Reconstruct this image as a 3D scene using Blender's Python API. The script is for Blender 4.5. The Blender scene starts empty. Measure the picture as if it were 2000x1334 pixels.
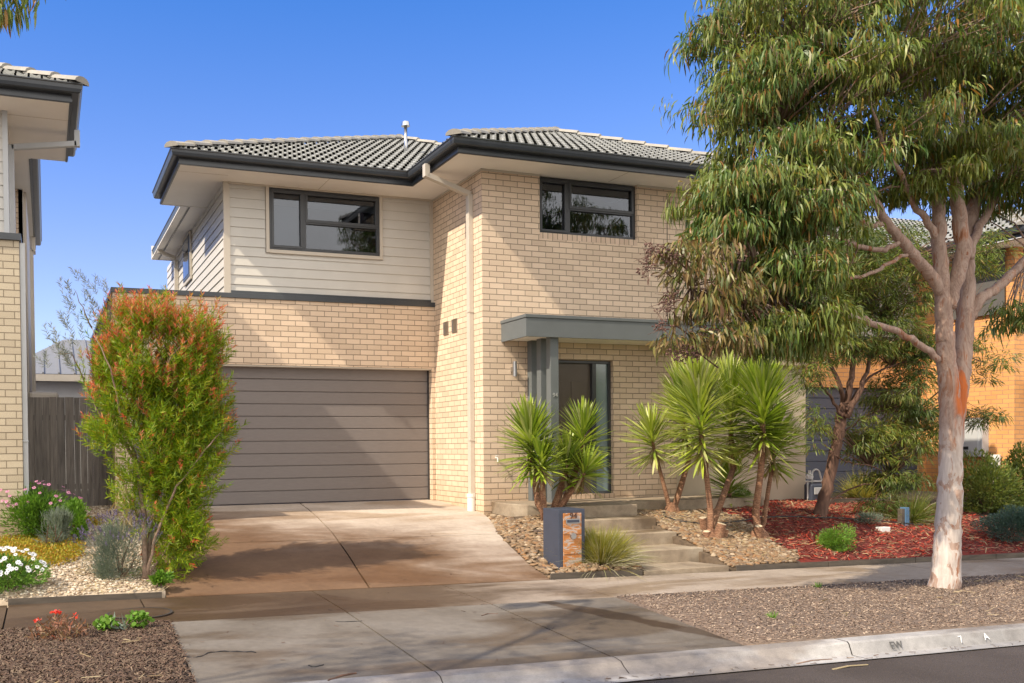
import bpy, bmesh, math, random
import numpy as np
from mathutils import Vector, Matrix
random.seed(7); rng = np.random.default_rng(7)
S = bpy.context.scene; C = S.collection
# ------------------------------------------------------------------ camera model
CAM = dict(f=1843.3583, yaw=20.5341, pitch=-1.1395, roll=-0.5412, ppx=781.93, ppy=909.88)
CP = np.array([-6.146, -12.8349, 0.8952])
_y, _p, _r = [math.radians(CAM[k]) for k in ('yaw', 'pitch', 'roll')]
FW = np.array([math.sin(_y)*math.cos(_p), math.cos(_y)*math.cos(_p), math.sin(_p)])
_rt = np.array([math.cos(_y), -math.sin(_y), 0.0]); _up = np.cross(_rt, FW)
RT = _rt*math.cos(_r)+_up*math.sin(_r); UP = -_rt*math.sin(_r)+_up*math.cos(_r)
def ray(x, y): return FW+RT*(x-CAM['ppx'])/CAM['f']+UP*(CAM['ppy']-y)/CAM['f']
def atY(x, y, Y):
    d = ray(x, y); return CP+d*(Y-CP[1])/d[1]
def atX(x, y, X):
    d = ray(x, y); return CP+d*(X-CP[0])/d[0]
# ------------------------------------------------------------------ materials
MATS = {}
def newmat(name):
    m = bpy.data.materials.new(name); m.use_nodes = True
    nt = m.node_tree; b = nt.nodes['Principled BSDF']
    MATS[name] = m
    return m, nt, b
def nd(nt, t, **k):
    n = nt.nodes.new(t)
    for a, v in k.items():
        if a in n.inputs.keys(): n.inputs[a].default_value = v
        else: setattr(n, a, v)
    return n
def lk(nt, a, b): nt.links.new(a, b)
def coords(nt, kind='Object', scale=(1, 1, 1)):
    tc = nd(nt, 'ShaderNodeTexCoord'); mp = nd(nt, 'ShaderNodeMapping')
    mp.inputs['Scale'].default_value = scale
    lk(nt, tc.outputs[kind], mp.inputs['Vector']); return mp.outputs['Vector']
def noise(nt, vec, scale, detail=4, rough=.55, dist=0):
    n = nd(nt, 'ShaderNodeTexNoise'); n.inputs['Scale'].default_value = scale
    n.inputs['Detail'].default_value = detail; n.inputs['Roughness'].default_value = rough
    n.inputs['Distortion'].default_value = dist
    if vec is not None: lk(nt, vec, n.inputs['Vector'])
    return n.outputs['Fac']
def ramp(nt, fac, stops):
    r = nd(nt, 'ShaderNodeValToRGB'); e = r.color_ramp.elements
    while len(e) < len(stops): e.new(.5)
    for i, (p, c) in enumerate(stops):
        e[i].position = p; e[i].color = (*c, 1) if len(c) == 3 else c
    lk(nt, fac, r.inputs['Fac']); return r.outputs['Color']
def mix(nt, fac, a, b, mode='MIX'):
    m = nd(nt, 'ShaderNodeMix'); m.data_type = 'RGBA'; m.blend_type = mode
    if isinstance(fac, (int, float)): m.inputs[0].default_value = fac
    else: lk(nt, fac, m.inputs[0])
    for i, v in ((6, a), (7, b)):
        if isinstance(v, tuple): m.inputs[i].default_value = (*v, 1)
        else: lk(nt, v, m.inputs[i])
    return m.outputs[2]
def bump(nt, b, h, strength=.3, dist=.01, prev=None):
    n = nd(nt, 'ShaderNodeBump'); n.inputs['Strength'].default_value = strength; n.inputs['Distance'].default_value = dist
    lk(nt, h, n.inputs['Height'])
    if prev is not None: lk(nt, prev, n.inputs['Normal'])
    lk(nt, n.outputs['Normal'], b.inputs['Normal']); return n.outputs['Normal']
def gray(v): return (v, v, v)
def plain(name, col, rough=.6, var=.12, scale=6, bmp=.0, metal=0, vs=(1, 1, 1), spec=.5):
    m, nt, b = newmat(name); v = coords(nt, 'Object', vs)
    f = noise(nt, v, scale, 6)
    a = tuple(c*(1-var) for c in col); d = tuple(min(1, c*(1+var)) for c in col)
    lk(nt, ramp(nt, f, [(.3, a), (.7, d)]), b.inputs['Base Color'])
    b.inputs['Roughness'].default_value = rough; b.inputs['Metallic'].default_value = metal
    b.inputs['Specular IOR Level'].default_value = spec
    if bmp: bump(nt, b, noise(nt, v, scale*12, 4), bmp, .004)
    return m
def brick(name, c1, c2, mortar, w=.24, h=.086, ms=.0055, off=(0, 0)):
    m, nt, b = newmat(name)
    tc = nd(nt, 'ShaderNodeTexCoord'); mp = nd(nt, 'ShaderNodeMapping')
    mp.inputs['Location'].default_value = (off[0], off[1], 0)
    lk(nt, tc.outputs['UV'], mp.inputs['Vector']); v0 = mp.outputs['Vector']
    wob = nd(nt, 'ShaderNodeTexNoise'); wob.inputs['Scale'].default_value = 25; lk(nt, v0, wob.inputs['Vector'])
    vm = nd(nt, 'ShaderNodeVectorMath', operation='MULTIPLY_ADD')
    lk(nt, wob.outputs['Color'], vm.inputs[0]); vm.inputs[1].default_value = (.004, .004, 0); lk(nt, v0, vm.inputs[2])
    v = vm.outputs[0]
    t = nd(nt, 'ShaderNodeTexBrick'); lk(nt, v, t.inputs['Vector'])
    t.offset = .5; t.squash = 1
    for k, x in dict(Scale=1, **{'Mortar Size': ms, 'Mortar Smooth': .25, 'Bias': 0, 'Brick Width': w, 'Row Height': h}).items(): t.inputs[k].default_value = x
    t.inputs['Color1'].default_value = (*c1, 1); t.inputs['Color2'].default_value = (*c2, 1); t.inputs['Mortar'].default_value = (*mortar, 1)
    fn = noise(nt, v0, 90, 3); big = noise(nt, v0, .9, 5)
    col = mix(nt, .35, t.outputs['Color'], ramp(nt, fn, [(.25, gray(.35)), (.75, gray(.8))]), 'OVERLAY')
    col = mix(nt, .25, col, ramp(nt, big, [(.3, (.75, .72, .68)), (.7, (1, 1, 1))]), 'MULTIPLY')
    sv = nd(nt, 'ShaderNodeSeparateXYZ'); lk(nt, tc.outputs['UV'], sv.inputs[0]); hz = nd(nt, 'ShaderNodeMath', operation='MULTIPLY_ADD'); lk(nt, noise(nt, v0, 3.5, 5), hz.inputs[0]); hz.inputs[1].default_value = -.8; lk(nt, sv.outputs['Y'], hz.inputs[2])
    hm_ = nd(nt, 'ShaderNodeMapRange'); lk(nt, hz.outputs[0], hm_.inputs['Value']); hm_.inputs['From Min'].default_value = .0; hm_.inputs['From Max'].default_value = -.45; hm_.inputs['To Max'].default_value = .55
    col = mix(nt, hm_.outputs[0], col, mix(nt, 1.0, col, (.72, .62, .50), 'MULTIPLY'))
    lk(nt, col, b.inputs['Base Color']); b.inputs['Roughness'].default_value = .88
    inv = nd(nt, 'ShaderNodeMath', operation='SUBTRACT'); inv.inputs[0].default_value = 1; lk(nt, t.outputs['Fac'], inv.inputs[1])
    n1 = bump(nt, b, inv.outputs[0], .9, .012)
    bump(nt, b, fn, .35, .004, n1)
    return m
brick('cream_brick', (.765, .595, .445), (.62, .475, .355), (.30, .23, .175))
brick('sill_brick', (.70, .53, .41), (.60, .45, .34), (.20, .155, .115), w=.086, h=.30, off=(0, .02))
brick('buff_brick', (.52, .45, .34), (.44, .375, .28), (.22, .18, .13))
brick('orange_brick', (.74, .36, .13), (.66, .31, .11), (.42, .25, .17))
plain('cladding', (.59, .575, .54), .55, .04, 3)
plain('trim_paint', (.56, .51, .44), .5, .04, 3)
plain('grey_trim', (.50, .52, .54), .45, .04, 3)
plain('soffit', (.88, .85, .81), .7, .03, 1.5)
plain('charcoal', (.045, .052, .062), .32, .12, 4)
plain('window_frame', (.050, .055, .064), .38, .1, 6)
plain('canopy_paint', (.125, .140, .145), .5, .06, 4)
plain('sheet_metal', (.22, .225, .23), .5, .05, 5)
plain('white_pvc', (.72, .72, .70), .4, .05, 5)
plain('steel', (.5, .5, .5), .3, .1, 8, metal=1)
plain('dark_steel', (.07, .07, .075), .35, .1, 8, metal=.6)
plain('render_wall', (.62, .52, .40), .85, .05, 2, bmp=.25)
plain('blind', (.50, .46, .42), .8, .05, 10)
plain('curtain', (.40, .41, .43), .9, .05, 3)
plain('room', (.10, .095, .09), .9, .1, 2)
plain('door_paint', (.12, .095, .080), .45, .08, 4)
plain('blue_grey', (.045, .055, .085), .45, .1, 5)
plain('black_plastic', (.02, .02, .022), .5, .1, 5)
plain('number_metal', (.55, .55, .55), .35, .05, 5, metal=.8)
plain('rusty_number', (.09, .04, .025), .7, .1, 5)
plain('mark_paint', (.75, .76, .76), .8, .1, 20)
plain('etched', (.09, .09, .09), .9, .1, 20)
plain('dark_gap', (.035, .030, .026), .95, .1, 5)
plain('blue_paint', (.08, .17, .30), .5, .1, 8)
plain('soil', (.10, .075, .055), .95, .3, 8, bmp=.5)
# garage doors
def door_mat(name, col):
    m, nt, b = newmat(name); v = coords(nt, 'Object', (1.2, 1, 26)); f = noise(nt, v, 6, 8, .6, .6)
    lk(nt, ramp(nt, f, [(.25, tuple(c*.86 for c in col)), (.75, tuple(c*1.13 for c in col))]), b.inputs['Base Color'])
    b.inputs['Roughness'].default_value = .5; bump(nt, b, f, .25, .003)
door_mat('garage_grey', (.19, .168, .163)); door_mat('garage_blue', (.060, .070, .105))
# roof tile
m, nt, b = newmat('roof_tile'); v = coords(nt); f = noise(nt, v, 5, 8, .65); g = noise(nt, v, 60, 3)
c = ramp(nt, f, [(.3, (.20, .205, .20)), (.55, (.30, .305, .29)), (.8, (.42, .42, .38))])
c = mix(nt, .4, c, ramp(nt, g, [(.3, gray(.3)), (.7, gray(.75))]), 'OVERLAY')
lk(nt, c, b.inputs['Base Color']); b.inputs['Roughness'].default_value = .8; bump(nt, b, g, .3, .004)
m, nt, b = newmat('ridge_tile'); v = coords(nt); f = noise(nt, v, 3, 8, .65)
lk(nt, ramp(nt, f, [(.3, (.26, .25, .22)), (.60, (.37, .35, .31)), (.70, (.46, .37, .17))]), b.inputs['Base Color']); b.inputs['Roughness'].default_value = .85
# concretes
def concrete(name, a, b_, c_, stain=(.5, .42, .33), sc=1.0, sfac=.7, damp_shade=None, band=None):
    m, nt, b = newmat(name); v = coords(nt)
    f = noise(nt, v, 1.1*sc, 8, .6, .4); fine = noise(nt, v, 220, 3, .6); mid = noise(nt, v, 14, 5)
    col = ramp(nt, f, [(.28, a), (.5, b_), (.72, c_)])
    vs = coords(nt, 'Object', (.5, 1.3, 1)); st = noise(nt, vs, .9, 6, .55, .8)
    smask = nd(nt, 'ShaderNodeMapRange'); lk(nt, st, smask.inputs['Value'])
    smask.inputs['From Min'].default_value = .50; smask.inputs['From Max'].default_value = .60
    smask.inputs['To Max'].default_value = sfac
    col = mix(nt, smask.outputs[0], col, mix(nt, 1.0, col, stain, 'MULTIPLY'))
    col = mix(nt, .55, col, ramp(nt, fine, [(.3, gray(.3)), (.7, gray(.7))]), 'OVERLAY')
    col = mix(nt, .35, col, ramp(nt, mid, [(.3, gray(.35)), (.7, gray(.65))]), 'OVERLAY')
    wn = noise(nt, coords(nt, 'Object', (.45, 1.2, 1)), 1.3, 7, .6, .6)
    def mask(expr, w0, w1, k):
        q = nd(nt, 'ShaderNodeMath', operation='MULTIPLY_ADD'); lk(nt, wn, q.inputs[0]); q.inputs[1].default_value = k; lk(nt, expr, q.inputs[2])
        r = nd(nt, 'ShaderNodeMapRange'); r.interpolation_type = 'SMOOTHSTEP'; lk(nt, q.outputs[0], r.inputs['Value']); r.inputs['From Min'].default_value = w0; r.inputs['From Max'].default_value = w1; return r.outputs[0]
    if damp_shade:  # soft shade and damp painted into the colour, deepening in one direction
        dp_ = nd(nt, 'ShaderNodeVectorMath', operation='DOT_PRODUCT'); lk(nt, coords(nt), dp_.inputs[0]); dp_.inputs[1].default_value = (damp_shade[0], damp_shade[1], 0)
        ad = nd(nt, 'ShaderNodeMath', operation='ADD'); lk(nt, dp_.outputs['Value'], ad.inputs[0]); ad.inputs[1].default_value = damp_shade[2]
        col = mix(nt, mask(ad.outputs[0], damp_shade[3], damp_shade[4], 1.4), col, mix(nt, 1.0, col, damp_shade[5], 'MULTIPLY'))
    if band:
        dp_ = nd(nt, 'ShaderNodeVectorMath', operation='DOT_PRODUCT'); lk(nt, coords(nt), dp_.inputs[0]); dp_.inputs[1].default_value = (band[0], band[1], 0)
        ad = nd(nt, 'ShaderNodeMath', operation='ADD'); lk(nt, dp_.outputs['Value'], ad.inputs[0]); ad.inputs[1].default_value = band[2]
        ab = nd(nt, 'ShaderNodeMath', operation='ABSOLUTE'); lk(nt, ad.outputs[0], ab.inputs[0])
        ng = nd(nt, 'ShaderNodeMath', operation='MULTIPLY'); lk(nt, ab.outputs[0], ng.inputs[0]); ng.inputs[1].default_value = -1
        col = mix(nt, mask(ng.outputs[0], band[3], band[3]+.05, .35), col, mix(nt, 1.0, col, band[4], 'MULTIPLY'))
    lk(nt, col, b.inputs['Base Color'])
    rr = nd(nt, 'ShaderNodeMapRange'); lk(nt, st, rr.inputs['Value']); rr.inputs['From Min'].default_value = .5; rr.inputs['From Max'].default_value = .6
    rr.inputs['To Min'].default_value = .85; rr.inputs['To Max'].default_value = .55
    lk(nt, rr.outputs[0], b.inputs['Roughness']); bump(nt, b, fine, .35, .003)
concrete('driveway_concrete', (.36, .295, .24), (.46, .39, .33), (.56, .49, .43), (.72, .62, .50), damp_shade=(-.24, -.24, -.72, .30, 1.25, (.30, .20, .125)))
concrete('path_concrete', (.24, .19, .15), (.31, .255, .205), (.38, .32, .265), (.62, .52, .40), damp_shade=(-.34, 0, -.45, .45, 1.1, (.25, .19, .13)))
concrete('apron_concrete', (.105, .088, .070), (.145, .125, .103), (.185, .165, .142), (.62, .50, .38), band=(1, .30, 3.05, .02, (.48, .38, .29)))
concrete('kerb_concrete', (.23, .225, .225), (.34, .33, .325), (.45, .435, .42), (.55, .47, .4), 1.6)
concrete('step_concrete', (.20, .155, .11), (.30, .24, .175), (.40, .335, .255), (.45, .38, .30), 2.2, .9)
m, nt, b = newmat('asphalt'); v = coords(nt); f = noise(nt, v, 1.2, 5); g = noise(nt, v, 160, 2, .7)
vo = nd(nt, 'ShaderNodeTexVoronoi'); vo.inputs['Scale'].default_value = 90; lk(nt, v, vo.inputs['Vector'])
c = ramp(nt, f, [(.3, (.045, .034, .028)), (.7, (.070, .056, .050))])
c = mix(nt, .8, c, ramp(nt, g, [(.35, gray(.25)), (.58, gray(.55)), (.66, gray(1.0))]), 'OVERLAY')
lk(nt, c, b.inputs['Base Color']); b.inputs['Roughness'].default_value = .8; bump(nt, b, vo.outputs['Distance'], .6, .006)
# fence timber
m, nt, b = newmat('fence_timber'); v = coords(nt, 'Object', (9, 9, .7)); f = noise(nt, v, 3, 8, .65, .5)
gi = nd(nt, 'ShaderNodeNewGeometry'); oi = nd(nt, 'ShaderNodeObjectInfo')
c = ramp(nt, f, [(.25, (.075, .068, .064)), (.5, (.16, .148, .138)), (.8, (.25, .23, .21))])
c = mix(nt, .5, c, ramp(nt, oi.outputs['Random'], [(0, gray(.35)), (1, (.66, .63, .6))]), 'OVERLAY')
lk(nt, c, b.inputs['Base Color']); b.inputs['Roughness'].default_value = .9; bump(nt, b, f, .5, .006)
plain('edging_timber', (.095, .078, .062), .85, .3, 6, bmp=.4, vs=(.6, 4, 4))
# slate veneer of the letterbox
m, nt, b = newmat('slate_panel'); v = coords(nt, 'Object', (4, 4, 9)); f = noise(nt, v, 2.2, 7, .6, 1.2); g = noise(nt, coords(nt, 'Object', (6, 6, 40)), 2, 5)
c = ramp(nt, f, [(.34, (.40, .36, .36)), (.44, (.46, .36, .30)), (.49, (.48, .20, .06)), (.72, (.36, .12, .03))])
lk(nt, c, b.inputs['Base Color']); b.inputs['Roughness'].default_value = .6; bump(nt, b, g, .8, .01)
# glass
def glass(name, tint, refl=.28):
    m, nt, b = newmat(name); nt.nodes.remove(b); out = nt.nodes['Material Output']
    g = nd(nt, 'ShaderNodeBsdfGlossy'); g.inputs['Roughness'].default_value = .015; g.inputs['Color'].default_value = (.9, .93, 1, 1)
    t = nd(nt, 'ShaderNodeBsdfTransparent'); t.inputs['Color'].default_value = (*tint, 1)
    lw = nd(nt, 'ShaderNodeLayerWeight'); lw.inputs['Blend'].default_value = .35
    a = nd(nt, 'ShaderNodeMath', operation='ADD'); a.use_clamp = True; lk(nt, lw.outputs['Fresnel'], a.inputs[0]); a.inputs[1].default_value = refl
    mx = nd(nt, 'ShaderNodeMixShader'); lk(nt, a.outputs[0], mx.inputs[0]); lk(nt, t.outputs[0], mx.inputs[1]); lk(nt, g.outputs[0], mx.inputs[2])
    lk(nt, mx.outputs[0], out.inputs['Surface'])
glass('window_glass', (.50, .54, .58), .03)
m, nt, b = newmat('frosted_glass'); b.inputs['Base Color'].default_value = (.17, .25, .27, 1); b.inputs['Roughness'].default_value = .16; b.inputs['Specular IOR Level'].default_value = .9
v = coords(nt); f = noise(nt, v, 2.5, 3); lk(nt, ramp(nt, f, [(.3, (.15, .21, .23)), (.7, (.22, .30, .32))]), b.inputs['Base Color'])
# foliage
def leafmat(name, cols, trans=.35, rough=.45, patch=None, spec=.5):
    m, nt, b = newmat(name); out = nt.nodes['Material Output']
    gi = nd(nt, 'ShaderNodeNewGeometry')
    n = len(cols); c = ramp(nt, gi.outputs['Random Per Island'], [(i/(n-1), q) for i, q in enumerate(cols)])
    if patch:
        f = noise(nt, coords(nt), patch[0], 2); mr = nd(nt, 'ShaderNodeMapRange'); lk(nt, f, mr.inputs['Value'])
        mr.inputs['From Min'].default_value = .42; mr.inputs['From Max'].default_value = .62; mr.inputs['To Max'].default_value = patch[2]
        c = mix(nt, mr.outputs[0], c, patch[1])
    lk(nt, c, b.inputs['Base Color']); b.inputs['Roughness'].default_value = rough; b.inputs['Specular IOR Level'].default_value = spec
    t = nd(nt, 'ShaderNodeBsdfTranslucent'); lk(nt, mix(nt, .5, c, (1, 1, .35), 'MULTIPLY'), t.inputs['Color'])
    mx = nd(nt, 'ShaderNodeMixShader'); mx.inputs[0].default_value = trans
    lk(nt, b.outputs[0], mx.inputs[1]); lk(nt, t.outputs[0], mx.inputs[2]); lk(nt, mx.outputs[0], out.inputs['Surface'])
leafmat('gum_leaf', [(.035, .095, .014), (.075, .155, .024), (.18, .245, .032), (.13, .205, .07), (.36, .39, .11), (.045, .11, .02), (.11, .18, .035), (.30, .12, .025), (.09, .16, .025)], .34, .42, (1.1, (.22, .235, .025), .5))
leafmat('olive_leaf', [(.12, .14, .025), (.07, .10, .02), (.22, .20, .045), (.17, .085, .03), (.30, .24, .09), (.12, .045, .025)], .26, .42)
leafmat('wattle_leaf', [(.10, .16, .02), (.17, .23, .03), (.27, .30, .05), (.06, .11, .02), (.34, .22, .05)], .35, .45, (1.2, (.05, .10, .03), .7))
leafmat('yucca_leaf', [(.22, .34, .03), (.32, .44, .045), (.44, .52, .08), (.16, .26, .03), (.60, .62, .26)], .30, .3)
leafmat('yucca_lime', [(.32, .42, .04), (.44, .52, .07), (.56, .60, .18), (.22, .33, .04), (.68, .66, .34)], .30, .3)
leafmat('grevillea_leaf', [(.14, .27, .006), (.22, .36, .008), (.33, .41, .012), (.08, .18, .008), (.46, .40, .015)], .4, .5)
leafmat('grevillea_tip', [(.68, .09, .04), (.74, .17, .05), (.62, .09, .10), (.68, .30, .05), (.62, .30, .20), (.34, .34, .03), (.22, .32, .02)], .4, .5)
leafmat('grey_needle', [(.20, .23, .22), (.26, .28, .27), (.16, .20, .15), (.30, .28, .22)], .3, .6)
leafmat('lavender_leaf', [(.15, .19, .15), (.20, .25, .19), (.12, .16, .11), (.18, .21, .20)], .3, .7)
leafmat('lavender_flower', [(.13, .10, .20), (.17, .14, .25), (.10, .08, .14)], .2, .8)
leafmat('bright_leaf', [(.10, .24, .02), (.15, .31, .03), (.20, .36, .04), (.08, .18, .02)], .35, .5)
leafmat('daisy_leaf', [(.08, .20, .02), (.13, .28, .03), (.18, .33, .04), (.06, .13, .02)], .35, .5)
leafmat('pink_petal', [(.50, .10, .26), (.60, .20, .38), (.55, .30, .42), (.45, .06, .20)], .3, .6)
leafmat('white_petal', [(.78, .78, .82), (.85, .85, .88), (.72, .74, .80)], .25, .6)
leafmat('yellow_cover', [(.50, .32, .02), (.42, .36, .03), (.30, .33, .03), (.48, .22, .03), (.20, .26, .03)], .35, .6)
leafmat('grass_blade', [(.30, .28, .04), (.38, .33, .06), (.24, .28, .04), (.45, .38, .12)], .35, .5)
leafmat('dry_blade', [(.42, .38, .26), (.50, .47, .34), (.36, .34, .20), (.30, .32, .14)], .3, .6)
leafmat('straw_leaf', [(.42, .33, .18), (.52, .43, .26), (.34, .24, .12)], .3, .7)
leafmat('red_petal', [(.70, .03, .02), (.80, .08, .03), (.60, .02, .03)], .3, .5)
leafmat('bronze_leaf', [(.22, .11, .07), (.30, .15, .09), (.16, .12, .05), (.28, .08, .04)], .25, .6)
leafmat('hedge_leaf', [(.10, .15, .03), (.16, .22, .04), (.22, .24, .04), (.07, .11, .03)], .3, .5)
leafmat('blue_shrub_leaf', [(.05, .10, .09), (.08, .14, .12), (.06, .12, .07)], .3, .6)
plain('capsule', (.13, .065, .050), .7, .3, 30)
def chipmat(name, cols, rough=.85):
    m, nt, b = newmat(name); gi = nd(nt, 'ShaderNodeNewGeometry')
    n = len(cols); c = ramp(nt, gi.outputs['Random Per Island'], [(i/(n-1), q) for i, q in enumerate(cols)])
    f = noise(nt, coords(nt), 60, 4)
    c = mix(nt, .45, c, ramp(nt, f, [(.3, gray(.32)), (.7, gray(.68))]), 'OVERLAY')
    lk(nt, c, b.inputs['Base Color']); b.inputs['Roughness'].default_value = rough
chipmat('river_stone', [(.13, .085, .05), (.21, .14, .08), (.29, .20, .12), (.17, .12, .08), (.42, .33, .23), (.10, .07, .055), (.28, .15, .065), (.24, .165, .10)])
chipmat('white_stone', [(.36, .28, .19), (.52, .43, .32), (.66, .60, .50), (.22, .15, .10), (.44, .34, .23)])
chipmat('red_chip', [(.36, .035, .015), (.48, .055, .022), (.20, .02, .012), (.09, .022, .014), (.34, .12, .08), (.28, .024, .012), (.13, .06, .04), (.30, .20, .13), (.42, .05, .02)])
chipmat('brown_chip', [(.06, .033, .021), (.095, .055, .036), (.14, .085, .055), (.07, .043, .03), (.21, .15, .10), (.045, .027, .018)])
chipmat('grey_chip', [(.12, .075, .052), (.20, .135, .095), (.27, .195, .145), (.085, .05, .033), (.46, .36, .27), (.15, .10, .07), (.33, .25, .19)])
plain('red_bed', (.12, .015, .010), .95, .4, 9, bmp=.6)
plain('stone_bed', (.10, .07, .045), .95, .4, 12, bmp=.6)
plain('gravel_bed', (.42, .34, .25), .95, .3, 14, bmp=.6)
plain('chip_bed', (.15, .11, .085), .95, .4, 20, bmp=.6)
plain('brown_bed', (.05, .031, .021), .95, .4, 14, bmp=.6)
# barks
m, nt, b = newmat('gum_bark'); v = coords(nt, 'Object', (1, 1, .33)); f = noise(nt, v, 5.5, 6, .62, 1.8); g = noise(nt, coords(nt, 'Object', (4, 4, .5)), 5, 7, .65, .4)
c = ramp(nt, f, [(.33, (.22, .085, .035)), (.365, (.33, .17, .10)), (.42, (.35, .25, .205)), (.455, (.44, .36, .315)), (.53, (.36, .275, .235)), (.555, (.28, .20, .165)), (.60, (.42, .33, .28)), (.655, (.35, .25, .20)), (.675, (.24, .085, .03))])
st_ = nd(nt, 'ShaderNodeMapRange'); lk(nt, g, st_.inputs['Value']); st_.inputs['From Min'].default_value = .60; st_.inputs['From Max'].default_value = .64; st_.inputs['To Max'].default_value = .7
c = mix(nt, st_.outputs[0], c, (.30, .13, .06))
# peeled orange patch and paler foot, at fixed heights on the stem
sx = nd(nt, 'ShaderNodeSeparateXYZ'); lk(nt, coords(nt), sx.inputs[0])
def band(z0, z1, wdt, s1):
    a = nd(nt, 'ShaderNodeMapRange'); lk(nt, sx.outputs['Z'], a.inputs['Value']); a.inputs['From Min'].default_value = z0-wdt; a.inputs['From Max'].default_value = z0+wdt
    d = nd(nt, 'ShaderNodeMapRange'); lk(nt, sx.outputs['Z'], d.inputs['Value']); d.inputs['From Min'].default_value = z1+wdt; d.inputs['From Max'].default_value = z1-wdt
    q = nd(nt, 'ShaderNodeMath', operation='MULTIPLY'); lk(nt, a.outputs[0], q.inputs[0]); lk(nt, d.outputs[0], q.inputs[1])
    nn = nd(nt, 'ShaderNodeMapRange'); lk(nt, noise(nt, coords(nt, 'Object', (1, 1, .5)), s1, 4, .6, .8), nn.inputs['Value']); nn.inputs['From Min'].default_value = .47; nn.inputs['From Max'].default_value = .52
    r = nd(nt, 'ShaderNodeMath', operation='MULTIPLY'); lk(nt, q.outputs[0], r.inputs[0]); lk(nt, nn.outputs[0], r.inputs[1]); return r.outputs[0]
xm_ = nd(nt, 'ShaderNodeMapRange'); lk(nt, sx.outputs['X'], xm_.inputs['Value']); xm_.inputs['From Min'].default_value = .01; xm_.inputs['From Max'].default_value = .06
pm_ = nd(nt, 'ShaderNodeMath', operation='MULTIPLY'); lk(nt, band(1.75, 2.45, .16, 3.5), pm_.inputs[0]); lk(nt, xm_.outputs[0], pm_.inputs[1])
c = mix(nt, pm_.outputs[0], c, (.50, .14, .025))
c = mix(nt, .5, c, ramp(nt, g, [(.3, gray(.25)), (.7, gray(.65))]), 'OVERLAY'); c = mix(nt, 1.0, c, (.95, .85, .79), 'MULTIPLY')
ft = nd(nt, 'ShaderNodeMapRange'); ft.interpolation_type = 'SMOOTHSTEP'; lk(nt, sx.outputs['Z'], ft.inputs['Value']); ft.inputs['From Min'].default_value = 2.0; ft.inputs['From Max'].default_value = 1.3
pn = noise(nt, coords(nt, 'Object', (1, 1, .45)), 6.5, 5, .6, 1.2); fp_ = nd(nt, 'ShaderNodeMapRange'); lk(nt, pn, fp_.inputs['Value']); fp_.inputs['From Min'].default_value = .55; fp_.inputs['From Max'].default_value = .525
fm = nd(nt, 'ShaderNodeMath', operation='MULTIPLY'); lk(nt, ft.outputs[0], fm.inputs[0]); lk(nt, fp_.outputs[0], fm.inputs[1])
c = mix(nt, fm.outputs[0], c, ramp(nt, g, [(.35, (.38, .32, .285)), (.65, (.56, .50, .46))]))
lk(nt, c, b.inputs['Base Color']); b.inputs['Roughness'].default_value = .75; bump(nt, b, f, .6, .015)
plain('dark_bark', (.12, .065, .045), .9, .45, 7, bmp=.6, vs=(3, 3, .5))
plain('grevillea_bark', (.22, .15, .11), .85, .35, 10, bmp=.5)
m, nt, b = newmat('yucca_bark'); v = coords(nt); w = nd(nt, 'ShaderNodeTexWave'); w.bands_direction = 'Z'; w.inputs['Scale'].default_value = 14; w.inputs['Distortion'].default_value = 7; w.inputs['Detail Scale'].default_value = 3; lk(nt, v, w.inputs['Vector'])
f = noise(nt, v, 9, 5); c = ramp(nt, f, [(.3, (.20, .10, .06)), (.55, (.32, .17, .10)), (.8, (.42, .27, .17))])
c = mix(nt, .5, c, ramp(nt, w.outputs['Fac'], [(.2, gray(.28)), (.7, gray(.65))]), 'OVERLAY')
lk(nt, c, b.inputs['Base Color']); b.inputs['Roughness'].default_value = .9; bump(nt, b, w.outputs['Fac'], .8, .012)
plain('cut_wood', (.60, .50, .36), .8, .15, 20)
# ------------------------------------------------------------------ object helpers
def tag(o, label=None, cat=None, group=None, kind=None):
    if label: o['label'] = label
    if cat: o['category'] = cat
    if group: o['group'] = group
    if kind: o['kind'] = kind
    return o
def thing(name, label, cat, loc, group=None):
    o = bpy.data.objects.new(name, None); C.objects.link(o); o.location = loc; o.empty_display_size = .2
    return tag(o, label, cat, group)
def wloc(p):
    v = Vector((0, 0, 0))
    while p is not None: v += p.location; p = p.parent
    return v
def link(name, me, mat, parent=None, smooth=False):
    if parent is not None:
        v = wloc(parent); me.transform(Matrix.Translation(-v))
    if mat: me.materials.append(MATS[mat])
    o = bpy.data.objects.new(name, me); C.objects.link(o); o.parent = parent
    if smooth:
        me.polygons.foreach_set('use_smooth', np.ones(len(me.polygons), bool))
    return o
def boxuv(me):
    uv = me.uv_layers.new(name='UVMap').data; V = me.vertices
    for p in me.polygons:
        n = p.normal; a = (abs(n.x), abs(n.y), abs(n.z)); k = a.index(max(a))
        for li in p.loop_indices:
            c = V[me.loops[li].vertex_index].co
            uv[li].uv = (c.y, c.z) if k == 0 else (c.x, c.z) if k == 1 else (c.x, c.y)
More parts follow.
